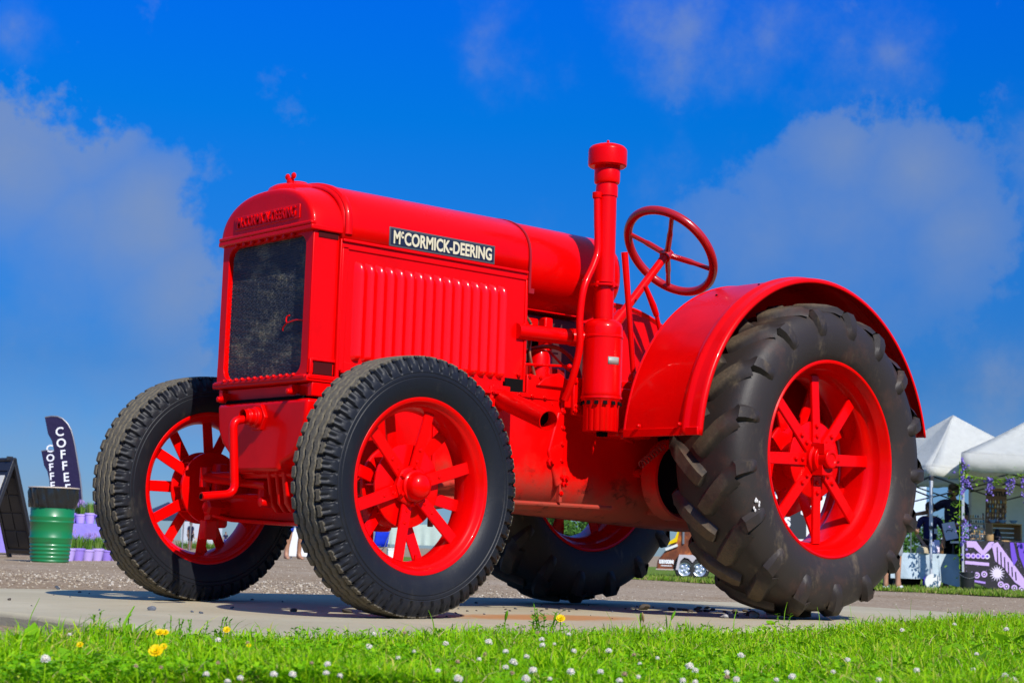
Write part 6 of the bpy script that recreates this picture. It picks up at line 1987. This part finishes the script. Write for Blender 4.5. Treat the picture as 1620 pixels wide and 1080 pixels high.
FL = [(72, 1042, 20), (110, 1003, 8), (326, 1066, 13), (360, 1077, 12), (380, 1072, 13), (433, 1066, 15), (463, 1066, 15), (518, 1050, 13), (516, 1064, 13), (538, 1068, 11), (345, 1012, 12), (584, 1022, 13), (592, 1002, 9), (705, 1018, 13), (725, 1073, 18), (773, 1015, 15),
      (800, 1030, 12), (812, 1047, 17), (800, 1055, 12), (832, 1073, 17), (843, 1060, 17), (857, 1011, 11), (858, 1020, 12), (877, 1018, 7), (908, 1029, 11), (963, 1029, 13), (903, 1062, 16), (950, 1062, 13), (980, 1076, 13), (900, 1003, 9), (833, 1038, 11), (1012, 1049, 8), (1045, 996, 9),
      (1172, 1036, 13), (1091, 1053, 16), (1100, 1060, 13), (1080, 1076, 13), (1100, 1078, 11), (1150, 1063, 11), (1165, 1074, 14), (1253, 1070, 15), (1341, 1043, 11), (1450, 1060, 13), (1427, 996, 9), (1540, 1058, 9), (1510, 987, 8), (1592, 995, 11), (1545, 1034, 9), (1590, 1068, 13), (1603, 1074, 12),
      (693, 1060, 10), (630, 1040, 9), (655, 1030, 8), (758, 1042, 9), (1318, 1062, 10), (1390, 1075, 12), (1228, 1075, 11), (870, 1073, 9), (1010, 1070, 9), (1040, 1040, 8)]
for px, py, w in FL:
    clover_flower(px, py, w)
for px, py, w in ((345, 1048, 9), (392, 1016, 8), (290, 1030, 9), (724, 1046, 10), (768, 1034, 10), (810, 1064, 10), (640, 1000, 8), (850, 1000, 8), (988, 1066, 12), (1150, 1070, 12), (493, 1048, 8), (1003, 1035, 9), (255, 1055, 8), (215, 1053, 9)):
    clover_flower(px, py, w, True)


def dandelion(seed):
    q = np.random.default_rng(seed); mb = MB()
    for ring, n, el in ((1.0, 20, .25), (.75, 16, .6), (.45, 10, 1.0)):
        for i in range(n):
            a = 2 * PI * i / n + q.uniform(0, .3); u = np.array([math.cos(a) * math.cos(el), math.sin(a) * math.cos(el), math.sin(el)]); s_ = np.array([-math.sin(a), math.cos(a), 0]) * .13
            mb.add([u * .1 - s_ * .5, u * .1 + s_ * .5, u * ring + s_, u * ring - s_], [(0, 1, 2, 3)])
    return mb.mesh('flower_head', M['petal_yellow'], 0)


DA = [dandelion(1), dandelion(2)]
for px, py, w, lab in ((253, 997, 11, 'yellow dandelion of the pair at the top edge of the lawn, left one'), (262, 997, 9, 'yellow dandelion of the pair at the top edge of the lawn, right one'), (247, 1026, 19, 'largest yellow dandelion low in the lawn at the left'),
                       (259, 1019, 10, 'small yellow dandelion touching the largest one'), (359, 993, 10, 'single yellow dandelion against the slab right of the pair'), (127, 1016, 9, 'small yellow dandelion far left in the lawn'), (394, 1017, 6, 'tiny yellow flower in mid lawn'), (887, 976, 12, 'yellow flower on the tall weed in front of the slab')):
    h_ = .082 if px != 887 else .09
    p = slab_hit(px, py, LZ + h_)
    o = empty('dandelion', (p[0], p[1], LZ), RNG.uniform(0, 6)); tag(o, lab, 'flower', 'yellow dandelions')
    dist = (p - CAM_LOC) @ FH; s_ = w * dist / F_PX / 2
    link('flower_head', DA[int(RNG.integers(0, 2))], o, (0, 0, h_ - .004)).scale = (s_ * 1.25, s_ * 1.25, s_ * 1.25)
    o.children[0].rotation_euler = (RNG.uniform(.75, 1.0), 0, FACE - o.rotation_euler.z)
    link('stem', SM, o).scale = (1.4, 1.4, h_)


# leafy weeds
def leaf_strip(mb, p, d, l, w, droop, ns=6, wave=0.0, cup=.0):
    d = np.asarray(d, float); d = d / np.linalg.norm(d); s = np.cross(d, (0, 0, 1)); s = s / (np.linalg.norm(s) + 1e-9)
    rows = []
    for t_ in np.linspace(0, 1, ns + 1):
        c_ = p + d * l * t_ - np.array([0, 0, droop * l * t_ * t_]); ww = w * (math.sin(PI * min(1, .08 + .92 * t_) ** .85) + .04) * (1 - .25 * t_)
        rows.append([c_ - s * ww + np.array([0, 0, cup * ww + wave * math.sin(t_ * 14)]), c_, c_ + s * ww + np.array([0, 0, cup * ww - wave * math.sin(t_ * 14)])])
    mb.grid(np.array(rows))


def weed(px, py_base, h, label, seed, lo=.018, hi=.034, stems=4, lw=.32):
    q = np.random.default_rng(seed); p = slab_hit(px, py_base, LZ)
    o = empty('leafy_weed', (p[0], p[1], LZ), q.uniform(0, 6)); tag(o, label, 'weed')
    for s_ in range(stems):
        a = q.uniform(0, 2 * PI); tip = np.array([math.cos(a) * h * .35, math.sin(a) * h * .35, h * q.uniform(.75, 1.0)]); b = np.array([math.cos(a), math.sin(a), 0]) * .008
        path = smooth_path([b, b * 1 + tip * .5 + np.array([0, 0, h * .06]), tip], 5); g = MB(); g.tube(path, .0014, 5); sto = obj('stem', g, M['weed_leaf'], o)
        g = MB()
        for i in range(11):
            t_ = .2 + .8 * i / 10; c_ = path[int(t_ * (len(path) - 1))]; aa = i * 2.4 + q.uniform(0, .5); el = q.uniform(.1, .9)
            leaf_strip(g, c_, (math.cos(aa), math.sin(aa), el), q.uniform(lo, hi), hi * lw * .5, q.uniform(0, .5), 4)
        tag(obj('leaves', g, M['weed_leaf'], sto, smooth=0, fixn=False, solid=0), kind='stuff')


weed(862, 1022, .125, 'tallest leafy weed, in front of the slab between front and rear wheel', 1, stems=7)
weed(835, 1018, .085, 'leafy weed just left of the tallest one', 2, stems=4)
for i, (px, h) in enumerate(((137, .075), (158, .07), (200, .065), (245, .06), (270, .07), (290, .065), (313, .065), (338, .07), (370, .06), (1240, .07), (1470, .07), (1515, .085), (1580, .075))):
    weed(px, 1022 if px < 1100 else 1004, h * 1.25, 'sprig of small pointed leaves at the edge of the lawn', 40 + i, .012, .022, 2, .28) if False else None
    q = slab_hit(px, 1022 if px < 400 else 1000, LZ)
    weed(px, 1022 if px < 400 else 1000, h * 1.2, ('sprig of small pointed leaves at the lawn edge, left part' if px < 400 else 'sprig of small pointed leaves at the lawn edge, right part'), 40 + i, .012, .022, 2, .28)
for o in [o for o in bpy.data.objects if o.get('label', '').startswith('sprig of')]:
    o['group'] = 'sprigs at the left lawn edge' if 'left' in o['label'] else 'sprigs at the right lawn edge'

# broad leaves and single tall blades
def broad(px, py, l, w, n, label, seed, up_=1.1):
    l *= 1.2; w *= 1.35
    q = np.random.default_rng(seed); p = slab_hit(px, py, LZ); o = empty('broadleaf_plant', (p[0], p[1], LZ), FACE); tag(o, label, 'plant')
    for i in range(n):
        a = 2 * PI * i / n + q.uniform(-.4, .4); g = MB()
        leaf_strip(g, np.array([0, 0, .004]), (math.cos(a), math.sin(a), up_ * q.uniform(.6, 1.5)), l * q.uniform(.7, 1.1), w * q.uniform(.8, 1.1), q.uniform(.1, .5), 8, .0015, .25)
        obj('leaf', g, M['weed_leaf'], o, smooth=60, fixn=False)


broad(1500, 1058, .115, .030, 6, 'broad-leaved plant low in the lawn at the right', 3)
broad(1600, 1040, .12, .030, 5, 'broad-leaved plant at the right picture edge', 4, 1.0)
broad(1525, 1084, .10, .028, 5, 'broad-leaved plant at the bottom right corner of the lawn', 5)
broad(1440, 1072, .09, .022, 5, 'broad-leaved plant left of the one in the bottom right corner', 6)
broad(1131, 1030, .055, .018, 3, 'single round-leaved plant in the lawn left of the rear tyre', 7)
broad(1222, 992, .05, .02, 3, 'round-leaved plant at the lawn edge below the big grey stone', 8)
broad(40, 1040, .10, .02, 5, 'broad-leaved plant at the left of the lawn', 9)
broad(190, 1030, .11, .013, 4, 'upright narrow-leaved plant left of the yellow dandelions', 10, 2.0)
broad(120, 1075, .08, .022, 5, 'broad-leaved plant at the bottom left corner of the lawn', 11)
TB = ((40, 1022, .12, .0022, 'yellowish tall grass blade at far left'), (189, 1025, .105, .007, 'wide upright grass blade left of the dandelions'), (687, 1008, .085, .0028, 'single tall blade before the near front tyre'), (797, 1010, .09, .003, 'tall blade with reddish seed head left of the tallest weed'),
      (1297, 992, .085, .0018, 'thin tall blade before the rear rim, left one'), (1347, 990, .09, .0018, 'thin tall blade before the rear rim, right one'), (1240, 990, .10, .0015, 'slim blade leaning in front of the rear tyre'), (1440, 990, .12, .0013, 'thin arching blade right of the rear tyre'), (1428, 990, .10, .0013, 'short arching blade right of the rear tyre'),
      (1013, 1006, .08, .003, 'upright seed stalk right of the tallest weed'), (1018, 1008, .085, .0014, 'brown dry stalk beside the upright seed stalk'), (970, 1006, .085, .0014, 'thin stalk between the weed and the rear wheel'), (1058, 1004, .085, .003, 'upright green seed stalk left of the rear tyre'), (1160, 1000, .085, .0025, 'upright stalk below the flat grey stone'))
for px, py, h, w, lab in TB:
    p = slab_hit(px, py, LZ); o = link('grass_blade', None) if False else None
    g = MB(); a = RNG.uniform(0, 2 * PI); lean = h * RNG.uniform(.1, .45); dx_ = np.array([math.cos(a), math.sin(a), 0])
    pts = smooth_path([(0, 0, 0), dx_ * lean * .25 + np.array([0, 0, h * .55]), dx_ * lean + np.array([0, 0, h])], 6)
    rows = [[q_ - RH * w * (1 - .8 * i / len(pts)), q_ + FH * w * .3, q_ + RH * w * (1 - .8 * i / len(pts))] for i, q_ in enumerate(pts)]
    g.grid(np.array(rows))
    if 'seed' in lab: g.tube(pts[-6:], [.002, .004, .005, .005, .004, .001], 6)
    o = obj('grass_blade', g, M['dry'] if 'dry' in lab else M['weed_leaf'], None, tuple(p), smooth=60, fixn=False); tag(o, lab, 'grass blade')
